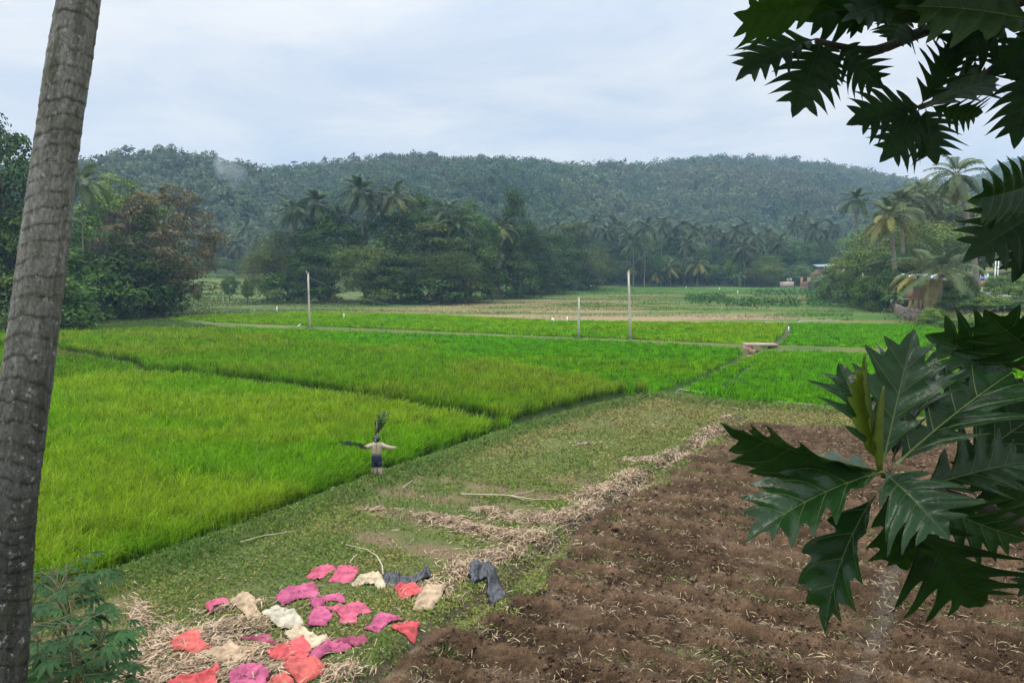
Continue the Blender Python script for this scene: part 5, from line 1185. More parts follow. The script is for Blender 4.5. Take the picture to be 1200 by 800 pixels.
# ------------------------------------------------------------------ scarecrow
M['shirt'] = surf('faded_shirt', (.4, .33, .235), rough=.9, noise=(14, .25), bump=.4, bscale=30)
M['shorts'] = surf('navy_cloth', (.018, .024, .055), rough=.9, noise=(14, .25), bump=.4, bscale=30)
M['helmet'] = surf('dark_ball', (.012, .013, .022), rough=.25, spec=.6, noise=(8, .2))
M['brownleaf'] = surf('dry_brown_leaf', (.1, .06, .03), rough=.8, noise=(10, .3))
M['spray'] = surf('leafy_spray', attr=True, rough=.6, trans=.2, noise=None)
def scarecrow():
    g = G(443, 566); s = 27.9 / FPX; zb = H1(g[0], g[1])
    def P(px, py, dy=0.0): return np.array([(px - 443) * s, dy, (566 - py) * s * 1.006])
    t = empty('scarecrow', (g[0], g[1], zb), 'scarecrow in pale shirt and navy shorts with leafy twigs on its dark head', 'scarecrow'); rng = np.random.default_rng(5)
    def loft(name, rings, m, n=14, lump=.02):
        V = []
        for c, rx, ry in rings:
            for j in range(n):
                a = 2*PI*j/n; k = 1 + lump*rng.normal(); V.append([c[0] + rx*k*math.cos(a), c[1] + ry*k*math.sin(a), c[2]])
        Q = [[i*n+j, i*n+(j+1) % n, (i+1)*n+(j+1) % n, (i+1)*n+j] for i in range(len(rings)-1) for j in range(n)]
        k = len(V); V.append(np.mean(V[:n], 0)); V.append(np.mean(V[-1-n:-1], 0))
        mb_ = MB(); mb_.add(V, Q, [[k, (j+1) % n, j] for j in range(n)] + [[k+1, k-n+j, k-n+(j+1) % n] for j in range(n)]); return mb_
    mb = MB(); mb.tube([P(443, 568), P(443, 500)], .022, 8, rough=.2); mb.tube([P(421, 529), P(464, 529.5)], .016, 7, rough=.2)
    obj('stake', mb.mesh('stake', [M['drywood']], True), t)
    sh = loft('shirt', [(P(442, 539.5), .19, .12), (P(442, 536), .2, .13), (P(442, 531), .215, .125), (P(442, 527.5), .22, .11), (P(442, 525.5), .17, .09), (P(442.3, 523.8), .07, .06)], M['shirt'])
    for pts, rr in (([P(437.5, 528), P(433, 529.3), P(430.5, 530.5)], (.1, .085, .075)), ([P(446.5, 527.5), P(452, 529.5), P(457.5, 530.8), P(463, 531)], (.105, .085, .075, .05))):
        sh.tube(pts, rr, 10, rough=.15)
    o = obj('shirt', sh.mesh('shirt', [M['shirt']], True), t)
    mb = MB(); mb.tube([P(442.6, 524.5), P(442.2, 536.5)], .007, 5); o2 = obj('button_band', mb.mesh('button_band', [M['brownleaf']]), o); o2.location = (0, -.125, 0)
    so = loft('shorts', [(P(442, 539.6), .175, .125), (P(442, 543), .19, .13), (P(442, 546.5), .195, .13), (P(442, 548), .19, .12)], M['shorts'])
    for dx in (-.09, .1):
        V = loft('x', [(P(442, 547) + [dx, 0, 0], .1, .11), (P(442, 553) + [dx*1.05, 0, 0], .1, .1)], None); so.add(np.concatenate(V.V), V.Q[0], V.T[0])
    obj('shorts', so.mesh('shorts', [M['shorts']], True), t)
    for dx, w, mt_ in ((-.07, .06, 'drywood'), (.1, .085, 'shirt')):
        mb = MB(); mb.tube(np.array([P(442, 552.5), P(442.3, 559), P(442.8, 565.5)]) + [dx, 0, 0], (w, w*.85, w*.7), 9, rough=.25)
        for i in range(26):
            q = P(442.6, 563) + [dx + rng.normal(0, .07), rng.normal(0, .05), -.02]; mb.tube([q + [rng.normal(0, .05), 0, .28], q], (.006, .004), 4)
        obj('leg', mb.mesh('leg', [M[mt_]], True), t)
    mb = MB(); mb.ball(P(442.3, 520.5), (.115, .115, .135), 16, 12, lump=.03); hd = obj('head', mb.mesh('head', [M['helmet']], True), t)
    mb = MB(); mb.box(P(441.6, 520.8) + [0, -.118, 0], (.035, .01, .04)); obj('face_mark', mb.mesh('face_mark', [M['white']]), hd)
    def spray(pts, n, w, name, mt_='spray', c0=(.035, .075, .03)):
        mb_ = MB(); pts = np.array(pts); mb_.tube(pts, np.linspace(.012, .004, len(pts)), 5, col=(.08, .06, .035)); f = rng.uniform(.15, 1, n)
        q = np.stack([np.interp(f, np.linspace(0, 1, len(pts)), pts[:, i]) for i in range(3)], 1) + rng.normal(0, w, (n, 3)) * f[:, None]
        L = rng.uniform(.1, .22, n); ax = unit(pts[-1] - pts[0]); Pq = leafquads(q, unit(rvec(n, rng) + [0, -.4, .3]), ax + .8*rvec(n, rng), L, L*.32)
        V, Q = quads(Pq); mb_.add(V, Q, col=np.repeat(np.array(c0) * rng.uniform(.7, 1.5, n)[:, None], 4, 0)); return obj(name, mb_.mesh(name, [M[mt_]]), t)
    for a, b, n, w in ((P(442, 517), P(452, 489), 80, .1), (P(442, 517), P(446, 491), 70, .09), (P(442, 516), P(457, 492), 50, .06)): spray([a, (a + b)/2 + [-.01, .02, 0], b], n, w, 'leafy_twig')
    mb = MB(); mb.ball(P(441.5, 512.5), (.05, .05, .12), 9, 7, lump=.3); obj('dry_top_knot', mb.mesh('dry_top_knot', [M['brownleaf']], True), t)
    spray([P(430, 530), P(420, 526.5), P(403, 525)], 110, .06, 'leafy_twig', c0=(.03, .065, .025))
    mb = MB(); mb.add([P(432, 529.5), P(427, 528.2), P(421, 529.3), P(424, 532.2), P(430, 533)], [[0, 1, 2, 3]], [[0, 3, 4]]); mb.add([p + np.array([0, .012, 0]) for p in mb.V[0]], [[3, 2, 1, 0]], [[4, 3, 0]])
    obj('dry_leaf', mb.mesh('dry_leaf', [M['brownleaf']]), t)
    mb = MB(); mb.ball(P(463.5, 530.8), (.05, .03, .03), 8, 6, lump=.3)
    for k in range(3): mb.tube([P(463.5, 530.5 + k*.5), P(465 + k*.2, 529.5 + k*.9)], .007, 4)
    obj('glove', mb.mesh('glove', [M['shirt']], True), t)
scarecrow()

# ------------------------------------------------------------------ poles, wire, stakes, sticks, hose
M['paleconc'] = surf('pale_pole', (.46, .41, .33), rough=.9, noise=(3, .2))
M['greyconc'] = surf('grey_green_pole', (.42, .43, .35), rough=.9, noise=(3, .2))
def pole(b, tp, r0, r1, m, label, ins=False):
    a = G(*b); zb = H1(a[0], a[1]); e = D(tp[0], tp[1], a[1]); L = np.array([e[0] - a[0], 0, e[2] - zb])
    t = empty('utility_pole', (a[0], a[1], zb), label, 'pole', 'bare poles standing along the paddy path'); mb = MB()
    mb.tube([[0, 0, -.4], L*.33, L*.66, L], np.linspace(r0, r1, 4), 10); obj('shaft', mb.mesh('shaft', [m], True), t)
    mb = MB(); mb.tube([L + [0, 0, -.02], L + [0, 0, .06]], (r1*1.25, r1*1.1), 10); obj('cap', mb.mesh('cap', [M['concrete']]), t)
    if ins:
        mb = MB(); mb.tube([L + [0, 0, -.25], L + [-.2, 0, -.05], L + [-.2, 0, .12]], .025, 6); pn = obj('insulator_pin', mb.mesh('insulator_pin', [M['cable']]), t)
        mb = MB(); mb.ball(L + [-.2, 0, .16], (.05, .05, .08), 8, 6); obj('insulator', mb.mesh('insulator', [M['white']], True), pn)
    mb = MB(); q = rvec(70) * [.45, .45, .25] + [0, 0, .12]; sz = R.uniform(.15, .3, 70); V, Q = quads(leafquads(q, rvec(70), rvec(70) + [0, 0, .6], sz, sz*.3)); mb.add(V, Q, col=(.05, .1, .025))
    obj('weed_tuft', mb.mesh('weed_tuft', [M['herb']]), t); return np.array([a[0], a[1], zb]) + L
tp1 = pole((363, 385), (361, 320), .14, .1, M['paleconc'], 'leaning pale pole in front of the middle wood, carrying a wire', True)
pole((678, 398), (678.5, 348), .13, .09, M['greyconc'], 'shorter grey-green pole, left one of the central pair')
pole((739, 399), (736.5, 318), .15, .1, M['paleconc'], 'taller pale pole, right one of the central pair')
a = G(524.5, 356); zb = H1(a[0], a[1]); e = D(524, 334, a[1]); mb = MB(); mb.tube([[0, 0, -.3], [0, 0, e[2] - zb]], (.09, .07), 8)
tag(obj('wooden_post', mb.mesh('wooden_post', [M['drywood']], True), None, (a[0], a[1], zb)), 'thin grey post at the wood front where the wire ends', 'post')
q0 = tp1 - [0, 0, .45]; q1 = np.array([a[0], a[1], zb + (e[2] - zb)*.28]); tt = np.linspace(0, 1, 30)[:, None]
P = q0*(1 - tt) + q1*tt; P[:, 2] -= 2.4 * (4*tt[:, 0]*(1 - tt[:, 0])); mb = MB(); mb.tube(P - q0, .028, 5, False)
tag(obj('overhead_wire', mb.mesh('overhead_wire', [M['cable']]), None, tuple(q0)), 'thin wire sagging from the leaning pole to the wood front', 'wire')
def stake(px, py, hpx, label, m='white', w=.16):
    g = G(px, py); zb = H1(g[0], g[1]); s = g[1] / FPX; h = hpx * s; t = empty('marker_stake', (g[0], g[1], zb), label, 'stake', 'white stakes in the paddies'); mb = MB()
    V = np.array([[-w/2, 0, 0], [w/2, 0, 0], [w/2, .06, 0], [-w/2, .06, 0], [-w*.42, 0, h], [w*.42, 0, h], [w*.42, .06, h*.97], [-w*.42, .06, h*.97]]) + [0, 0, .12]
    mb.add(V, [[0,3,2,1],[4,5,6,7],[0,1,5,4],[1,2,6,5],[2,3,7,6],[3,0,4,7]]); obj('painted_board', mb.mesh('painted_board', [M[m]]), t)
    mb = MB(); mb.tube([[0, .09, -.3], [0, .09, h*.7]], .03, 6); obj('peg', mb.mesh('peg', [M['drywood']]), t)
stake(324.6, 366, 6, 'tall white stake left of the leaning pole, by the gap field'); stake(403, 373, 5, 'short white stake in the light green strip right of the leaning pole')
stake(664.8, 378, 6.5, 'cream stake beside the white bag on a stick', 'cream'if False else 'white'); stake(924.3, 386, 7.2, 'slanting white stake at the far end of the ditch', w=.13)
stake(864.5, 345, 4, 'white stake above the dark leafy crop', w=.26); stake(804, 339, 2.4, 'tiny white stake at the far meadow edge', w=.22); stake(843, 340, 2.4, 'tiny pale stake behind the dark leafy crop', w=.2)
# white bag on a stick
g = G(648.5, 384); zb = H1(g[0], g[1]); t = empty('flag_stick', (g[0], g[1], zb), 'thin dark stick with a white plastic bag tied on top', 'stick'); mb = MB()
mb.tube([[0, 0, -.2], [.02, 0, .75], [0, 0, 1.15]], .025, 6); obj('stick', mb.mesh('stick', [M['drywood']]), t); mb = MB(); mb.ball([-.08, 0, 1.1], (.2, .12, .17), 12, 9, lump=.35); mb.ball([.06, 0, .93], (.1, .08, .1), 9, 7, lump=.3)
obj('bag', mb.mesh('bag', [M['bag']], True), t)
# egrets: one body mesh each
def egret(px, py, hpx, label, face):
    g = G(px, py); zb = H1(g[0], g[1]); k = hpx * g[1] / FPX / .62; mb = MB()
    mb.tube(np.array([[-.26, 0, .28], [-.16, 0, .33], [0, 0, .38], [.1, 0, .42], [.15, 0, .47], [.12, 0, .53], [.14, 0, .585], [.19, 0, .6], [.22, 0, .6]]), (.012, .06, .085, .06, .03, .022, .022, .03, .012), 10)
    for dy in (-.03, .03): mb.tube([[0, dy, .33], [.015, dy, .18], [0, dy, -.03]], .008, 5, m=2)
    mb.tube([[.21, 0, .6], [.3, 0, .585]], (.011, .002), 6, m=1)
    o = obj('egret', mb.mesh('egret', [M['white'], M['beak'], M['cable']], True), None, (g[0], g[1], zb)); o.scale = (k * face, k, k); tag(o, label, 'bird', 'white egrets in the paddies')
M['stone'] = surf('pale_stone', (.26, .23, .2), rough=.9, noise=(8, .3))
M['beak'] = surf('yellow_beak', (.5, .32, .05), rough=.5, noise=None)
egret(350.5, 385, 6, 'small white egret on the path just left of the leaning pole', 1); egret(931.5, 379, 4.5, 'small white egret above the slanting stake at the ditch end', -1)
def stick(pts, r, label, name='dry_stick', twigs=()):
    P = [np.append(G(px, py)[:2], 0) for px, py in pts]
    P = np.array([[p[0], p[1], H1(p[0], p[1]) + .12 + pts_[2] if len(pts_) > 2 else H1(p[0], p[1]) + .12] for p, pts_ in zip(P, [tuple(q) for q in pts])]) if False else np.array([[p[0], p[1], H1(p[0], p[1]) + .12] for p in P])
    c = P[0].copy(); mb = MB(); mb.tube(P - c, np.linspace(r, r*.5, len(P)), 6, rough=.2)
    for tw in twigs:
        T = np.array([[*G(px, py)[:2], 0] for px, py in tw]); T[:, 2] = [H1(p[0], p[1]) + .13 for p in T]; mb.tube(T - c, np.linspace(r*.7, r*.3, len(T)), 5)
    tag(obj(name, mb.mesh(name, [M['drywood']], True), None, tuple(c)), label, 'stick', 'dry sticks on the weeds')
stick([(540,583),(575,583.5),(595,583.5),(625,588),(652,589)], .03, 'long pale dry branch on the weeds behind the husk heaps', twigs=[[(600,584),(615,581),(632,576)], [(596,584),(612,588),(625,590)]])
stick([(449,678),(448,668),(442,656),(430,648),(405,642)], .022, 'curved dry cane arching to the end of the dark plastic sheet')
stick([(410,664),(414,658),(419,653)], .016, 'short dry stick beside the second pink sack'); stick([(282,641),(310,632),(345,627)], .02, 'thin dry stick lying near the paddy bund left of the scarecrow')
stick([(472,575),(478,570),(484,566)], .02, 'little pale stick right of the scarecrow feet')
def hose(pts, r, label, name='water_hose'):
    f = np.arange(len(pts)); k = np.linspace(0, len(pts) - 1, 40); px = np.interp(k, f, [p[0] for p in pts]); py = np.interp(k, f, [p[1] for p in pts])
    P = np.array([G(a, b) for a, b in zip(px, py)]); P[:, 2] = Hh(P[:, 0], P[:, 1]) + .2; c = P[0].copy(); mb = MB(); mb.tube(P - c, r, 6)
    tag(obj(name, mb.mesh(name, [M['hose']], True), None, tuple(c)), label, 'hose', 'pale hoses across the fields')
hose([(776,457),(800,459.5),(826,462)], .022, 'pale hose where the ditch meets the weedy strip'); hose([(912,473),(940,476),(965,480),(992,482)], .022, 'pale hose at the near edge of the right paddy, behind the breadfruit leaf')
hose([(934,377.5),(955,377),(984,377)], .05, 'pale pipe at the far edge of the right strip, ending by an egret', 'water_pipe')

# ------------------------------------------------------------------ slab bridge
M['slab'] = surf('pinkish_concrete', (.33, .25, .2), rough=.9, noise=(4, .2), bump=.3); M['brick'] = None
def brick_mat(name, c1, c2, mortar, scale):
    m, nt, N, Lk = mat(name); out = N('ShaderNodeOutputMaterial'); p = N('ShaderNodeBsdfPrincipled'); p.inputs['Roughness'].default_value = .95
    tc = N('ShaderNodeTexCoord'); mp = N('ShaderNodeMapping'); mp.inputs['Rotation'].default_value = (PI/2, 0, 0); Lk(tc.outputs['Object'], mp.inputs[0]); b = N('ShaderNodeTexBrick'); Lk(mp.outputs[0], b.inputs[0])
    b.inputs['Color1'].default_value = (*c1, 1); b.inputs['Color2'].default_value = (*c2, 1); b.inputs['Mortar'].default_value = (*mortar, 1); b.inputs['Scale'].default_value = scale
    nz = N('ShaderNodeTexNoise'); nz.inputs['Scale'].default_value = 3; nz.inputs['Detail'].default_value = 5; Lk(tc.outputs['Object'], nz.inputs[0]); mr = N('ShaderNodeMapRange'); mr.inputs[3].default_value = .5; mr.inputs[4].default_value = 1.4; Lk(nz.outputs[0], mr.inputs[0])
    s = N('ShaderNodeVectorMath'); s.operation = 'SCALE'; Lk(b.outputs['Color'], s.inputs[0]); Lk(mr.outputs[0], s.inputs['Scale']); Lk(s.outputs[0], p.inputs['Base Color']); Lk(p.outputs[0], out.inputs[0]); return m
M['brick'] = brick_mat('old_brick', (.3, .15, .09), (.24, .12, .075), (.3, .25, .2), 3.0)
g = G(892, 408); t = empty('slab_bridge', (g[0], g[1], 0), 'little pinkish concrete slab bridging the ditch between the paddies', 'bridge')
mb = MB(); mb.box([0, .3, .34], (3.0, 1.5, .16), rz=-.06); mb.box([.1, .3, .432], (2.6, 1.3, .02), rz=-.06); obj('slab', mb.mesh('slab', [M['slab']]), t)
for dx, w in ((-1.25, .5), (1.2, .4)):
    mb = MB(); mb.box([dx, .3, -.2], (w, 1.3, .92)); mb.box([dx - .25*np.sign(dx), -.55, -.32], (w*.8, .5, .6), rz=.3); obj('pier', mb.mesh('pier', [M['brick']]), t)
for i, (px, py, s) in enumerate([(877, 417, .2), (880, 415.5, .15), (846, 430, .16), (849, 429, .13)]):
    q = G(px, py); mb = MB(); mb.ball([0, 0, s*.2], (s, s*.7, s*.45), 9, 7, lump=.35)
    tag(obj('ditch_stone', mb.mesh('ditch_stone', [M['stone']], True), None, (q[0], q[1], -.1)), ('pale stone in the ditch directly under the slab bridge', 'smaller pale stone beside the slab bridge pier', 'pale stone halfway down the ditch', 'little stone halfway down the ditch, behind the other')[i], 'stone', 'pale stones in the ditch')

# ------------------------------------------------------------------ buildings and bank details on the right
M['plank'] = surf('brown_planks', (.22, .13, .085), rough=.9, noise=(2, .35)); M['tin'] = surf('white_tin_roof', (.62, .66, .64), rough=.5, noise=(3, .12)); M['rust'] = surf('grey_roof', (.2, .22, .24), rough=.8, noise=(3, .25))
M['plaster'] = surf('pale_plaster', (.42, .34, .27), rough=.9, noise=(3, .3)); M['dark'] = surf('opening_shade', (.015, .013, .012), rough=.9, noise=None); M['yellowpost'] = surf('ochre_posts', (.38, .27, .13), rough=.9, noise=(3, .25))  # the near-black colour stands in for shade inside openings
M['stonewall'] = brick_mat('rubble_stone', (.16, .12, .1), (.3, .22, .19), (.06, .055, .045), 1.6)
def panel_w(mb, a, b, z0, z1, th):
    a, b = np.array(a, float), np.array(b, float); L = np.hypot(*(b - a)); mb.box([*(a + b)/2, (z0 + z1)/2], (L, th, z1 - z0), rz=math.atan2(b[1]-a[1], b[0]-a[0])); return mb
def shed():
    Y = 114; c = D(1086, 345, Y); zg = H1(c[0], Y); s = Y / FPX; t = empty('plank_shed', (c[0], Y, zg), 'brown plank shed on ochre posts under a white tin roof', 'shed')
    X = lambda px: (px - 1086) * s
    Z = lambda py: D(1086, py, Y)[2] - zg
    mb = MB(); z0, z1 = Z(352), Z(338)
    for i in range(9):
        a = z0 + (z1 - z0)*i/9; mb.box([X(1089), 0, a + (z1-z0)/18], (X(1108) - X(1070), .05 + .02*(i % 2), (z1-z0)/9 - .015))
    w = obj('plank_wall', mb.mesh('plank_wall', [M['plank']]), t)
    mb = MB(); mb.box([X(1089), 1.9, (z0+z1)/2], (X(1108) - X(1070), .06, z1 - z0)); mb.box([X(1070.3), .95, (z0+z1)/2], (.06, 1.84, z1 - z0)); mb.box([X(1107.7), .95, (z0+z1)/2], (.06, 1.84, z1 - z0)); obj('side_wall', mb.mesh('side_wall', [M['plank']]), t)
    for px in (1066, 1072, 1078, 1107):
        mb = MB(); mb.box([X(px), -.25, (Z(368) + Z(350))/2], (.32, .3, Z(350) - Z(368))); obj('post', mb.mesh('post', [M['yellowpost']]), t)
    mb = MB(); mb.box([X(1086), .8, Z(350.8)], (X(1112) - X(1062), 2.4, .16)); obj('floor_beam', mb.mesh('floor_beam', [M['plank']]), t)
    mb = MB(); mb.box([X(1096), 1.6, (Z(364) + Z(353))/2], (X(1108) - X(1082), .1, Z(352) - Z(364))); obj('underfloor_shade', mb.mesh('underfloor_shade', [M['dark']]), t)  # dark sheet standing in for the shade under the floor
    rf = MB(); x0, x1 = X(1060), X(1104)
    a = np.array([[x0, 1.2, Z(321)], [x1, 1.2, Z(321)], [x1, -1.4, Z(327.5)], [x0 + 1.2, -1.4, Z(327.5)]]); rf.add(np.vstack([a, a - [0, 0, .06]]), [[0,3,2,1],[4,5,6,7],[0,1,5,4],[1,2,6,5],[2,3,7,6],[3,0,4,7]])
    a2 = np.array([[x0, 1.2, Z(321)], [x1, 1.2, Z(321)], [x1, 3.4, Z(326)], [x0, 3.4, Z(326)]]); rf.add(np.vstack([a2, a2 - [0, 0, .06]]), [[0,1,2,3],[7,6,5,4],[1,5,6,2],[2,6,7,3],[3,7,4,0]])
    obj('roof', rf.mesh('roof', [M['tin']]), t)
    for px, yy in ((1071, .1), (1107, .1), (1071, 1.85), (1107, 1.85)):
        mb = MB(); mb.tube([[X(px), yy, z1 - .05], [X(px), yy, Z(325.5)]], .07, 6); obj('roof_post', mb.mesh('roof_post', [M['plank']]), t)
shed()
# stone retaining wall
line = GP([(1036,361),(1046,367),(1056,371.5),(1068,375),(1080,377.5),(1092,378.5)]); c = np.array([*line[0], 0]); c[2] = H1(*line[0]); V = []; n = 60
f = np.linspace(0, 5, n); lx = np.interp(f, range(6), line[:, 0]); ly = np.interp(f, range(6), line[:, 1]); tp = 1.75 + .25*(fbm(f*4, 0*f, 3, 3) - .5)
rows = 8; mb = MB(); Vv = np.array([[lx[i] + R.normal(0, .06), ly[i] - .25*(1 - k/rows) + R.normal(0, .07), -.15 + tp[i]*k/rows] for k in range(rows + 1) for i in range(n)] + [[lx[i] + .45, ly[i] + .45, tp[i] - .15] for i in range(n)] + [[lx[i] + .45, ly[i] + .45, -.15] for i in range(n)])
Qv = [[k*n+i, k*n+i+1, (k+1)*n+i+1, (k+1)*n+i] for k in range(rows + 2) for i in range(n - 1)]; mb.add(Vv - c, Qv)
tag(obj('stone_wall', mb.mesh('stone_wall', [M['stonewall']]), None, tuple(c)), 'low rubble stone retaining wall below the plank shed', 'wall')
def ruin():
    Y = 250; zg = H1(D(945, 330, Y)[0], Y); c = D(945, 330, Y); t = empty('brick_house', (c[0], Y, zg), 'tumbledown brick house with grey roof and orange rubble among the trees', 'house'); s = Y/FPX
    X = lambda px: (px - 945)*s
    Z = lambda py: D(945, py, Y)[2] - zg
    mb = MB(); panel_w(mb, (X(938), 0), (X(962), 0), -.3, Z(325), .25); mb.add([[X(946), -.14, Z(325)], [X(962), -.14, Z(325)], [X(960), -.14, Z(313)], [X(946), .14, Z(325)], [X(962), .14, Z(325)], [X(960), .14, Z(313)]], [[0,3,4,1],[1,4,5,2],[2,5,3,0]], [[0,1,2],[3,5,4]])
    w = obj('wall', mb.mesh('wall', [M['brick']]), t); mb = MB(); mb.box([X(943), -.16, Z(327)], (1.3, .05, 1.5)); obj('window', mb.mesh('window', [M['dark']]), t)
    mb = MB(); panel_w(mb, (X(962), .6), (X(990), .6), -.3, Z(315), .25); obj('side_wall', mb.mesh('side_wall', [M['plaster']]), t); mb = MB(); mb.box([X(975), .4, Z(320)], (X(988) - X(964), .08, 1.1)); obj('veranda_opening', mb.mesh('veranda_opening', [M['dark']]), t)
    mb = MB(); a = np.array([[X(956), -1, Z(312.5)], [X(991), -1, Z(311.5)], [X(991), 3, Z(309)], [X(956), 3, Z(310)]]); mb.add(np.vstack([a, a - [0, 0, .12]]), [[0,1,2,3],[7,6,5,4],[0,4,5,1],[1,5,6,2],[2,6,7,3],[3,7,4,0]]); obj('roof', mb.mesh('roof', [M['rust']]), t)
    mb = MB()
    for i in range(26): mb.box([X(R.uniform(936, 956)), R.uniform(-2.4, -.4), R.uniform(0, .5)], R.uniform(.2, .55, 3), rz=R.uniform(0, 3))
    obj('rubble', mb.mesh('rubble', [M['brick']]), t)
ruin()
Y = 258; c = D(922, 334, Y); zg = H1(c[0], Y); s = Y/FPX; t = empty('broken_wall', (c[0], Y, zg), 'pale broken plaster wall with two stumps left of the brick house', 'wall'); zz = lambda py: D(922, py, Y)[2] - zg
mb = MB(); mb.box([0, 0, zz(330)/2 - .2], (16*s, .3, zz(330) + .4)); obj('wall_panel', mb.mesh('wall_panel', [M['plaster']]), t)
for dx, h in ((1.0, 326.4), (4.4, 326)):
    mb = MB(); mb.box([dx*s, 0, (zz(330) + zz(h))/2 + .01], (2.2*s, .28, zz(h) - zz(330))); obj('pillar_stump', mb.mesh('pillar_stump', [M['plaster']]), t)
def hut(px, py, w, h, Y, wall, roof, label):
    c = D(px, py, Y); zg = H1(c[0], Y); s = Y/FPX; t = empty('small_house', (c[0], Y, zg), label, 'house'); H_ = D(px, py - h, Y)[2] - zg
    mb = MB(); mb.box([0, 1.5, H_*.3], (w*s, 3, H_*.7)); obj('wall', mb.mesh('wall', [M[wall]]), t); mb = MB(); x = w*s*.56; 
    mb.add([[-x, -.4, H_*.62], [x, -.4, H_*.62], [x, 1.5, H_], [-x, 1.5, H_], [-x, 3.4, H_*.62], [x, 3.4, H_*.62]], [[0,1,2,3],[3,2,5,4],[0,4,5,1]], [[0,3,4],[1,5,2]]); obj('roof', mb.mesh('roof', [M[roof]]), t)
    mb = MB(); mb.box([w*s*.2, -.02, H_*.28], (w*s*.18, .05, H_*.5)); obj('door', mb.mesh('door', [M['dark']]), t)
hut(690, 340, 7, 5, 258, 'plaster', 'tin', 'tiny pale house at the foot of the far trees behind the left pole'); hut(852, 334, 12, 9, 275, 'plaster', 'rust', 'small dim house among the far trees left of the olive tree')
mb = MB(); c = D(1015, 345, 135); zg = H1(c[0], 135); mb.tube([[0, 0, -.3], D(1011, 320, 135) - [c[0], 135, zg]], (.16, .1), 7, rough=.2); tag(obj('leaning_post', mb.mesh('leaning_post', [M['drywood']], True), None, (c[0], 135, zg)), 'grey wooden post leaning left of the plank shed', 'post')
# road, guard wall, hoarding and twin poles
M['road'] = surf('pale_road', (.2, .185, .17), rough=.9, noise=(2, .2))
rp = [(1112, 339, 128), (1128, 341, 122), (1150, 344, 114), (1175, 352, 104), (1215, 366, 94), (1300, 392, 80)]; L_, V = [], []
for px, py, Y in rp:
    p = D(px, py, Y); z = max(H1(p[0], Y), H1(p[0] + 4, Y + 3), H1(p[0]-1, Y)) + .12; V += [[p[0], Y, z], [p[0] + 4.2, Y + 3.2, z]]
n = len(rp); V = np.array(V); c = V[0].copy(); Vb = V - [0, 0, 1.2]
mb = MB(); mb.add(np.vstack([V, Vb]) - c, [[2*i, 2*i+2, 2*i+3, 2*i+1] for i in range(n-1)] + [[2*i, 2*i + 2*n, 2*i+2 + 2*n, 2*i+2] for i in range(n-1)] + [[2*i+1, 2*i+3, 2*i+3 + 2*n, 2*i+1 + 2*n] for i in range(n-1)])
tag(obj('road', mb.mesh('road', [M['road']]), None, tuple(c)), 'pale road climbing the bank on the right', 'road', kind='structure')
t = empty('parapet_wall', tuple(V[0]), 'weathered grey parapet along the road behind the shed', 'wall'); mb = MB()
for i in range(2): a, b = V[2*i] - c, V[2*i+2] - c; panel_w(mb, a[:2], b[:2], min(a[2], b[2]) - .3, max(a[2], b[2]) + .75, .2)
obj('wall_panel', mb.mesh('wall_panel', [M['concrete']]), t); mb = MB()
for i in range(2): a, b = V[2*i] - c, V[2*i+2] - c; mb.box([*((a + b)/2)[:2], max(a[2], b[2]) + .79], (np.hypot(*(b - a)[:2]), .28, .08), rz=math.atan2(b[1]-a[1], b[0]-a[0]))
obj('coping', mb.mesh('coping', [M['white']]), t)
M['blue'] = surf('blue_paint', (.12, .25, .5), rough=.5, noise=(6, .1)); M['orange'] = surf('orange_paint', (.55, .2, .1), rough=.6, noise=(6, .15)); M['green'] = surf('green_paint', (.03, .2, .15), rough=.6, noise=(6, .15))
c = D(1152, 332, 121); zg = H1(c[0], 121); t = empty('roadside_hoarding', (c[0], 121, zg), 'small blue and white hoarding with an orange base beside the road', 'sign'); zz = lambda py: D(1152, py, 121)[2] - zg; s = 121/FPX
for nm, x, w, a, b, m in (('base_panel', 1.5, 8, 335, 329, 'orange'), ('blue_panel', -1.2, 4.6, 328.8, 324, 'blue'), ('white_panel', 3.6, 4.4, 328.8, 321, 'white'), ('green_panel', 7.6, 3.2, 329, 322.5, 'green')):
    mb = MB(); mb.box([x*s, 0, (zz(a)+zz(b))/2], (w*s, .1, zz(b) - zz(a))); obj(nm, mb.mesh(nm, [M[m]]), t)
for dx in (-3, 5.4):
    mb = MB(); mb.tube([[dx*s, .12, -.3], [dx*s, .12, zz(322)]], .06, 6); obj('post', mb.mesh('post', [M['concrete']]), t)
for dx, lb in ((1165.5, 'left one of two thin white poles by the road'), (1168.8, 'right one of two thin white poles by the road')):
    c = D(dx, 330, 119); zg = H1(c[0], 119); h = D(dx, 306, 119)[2] - zg; t = empty('road_pole', (c[0], 119, zg), lb, 'pole', 'thin white poles by the road'); mb = MB(); mb.tube([[0, 0, -.3], [0, 0, h]], (.1, .07), 8); obj('shaft', mb.mesh('shaft', [M['white']], True), t)
    mb = MB(); mb.box([0, -.02, h - .5], (.9, .08, .08)); obj('cross_arm', mb.mesh('cross_arm', [M['concrete']]), t)
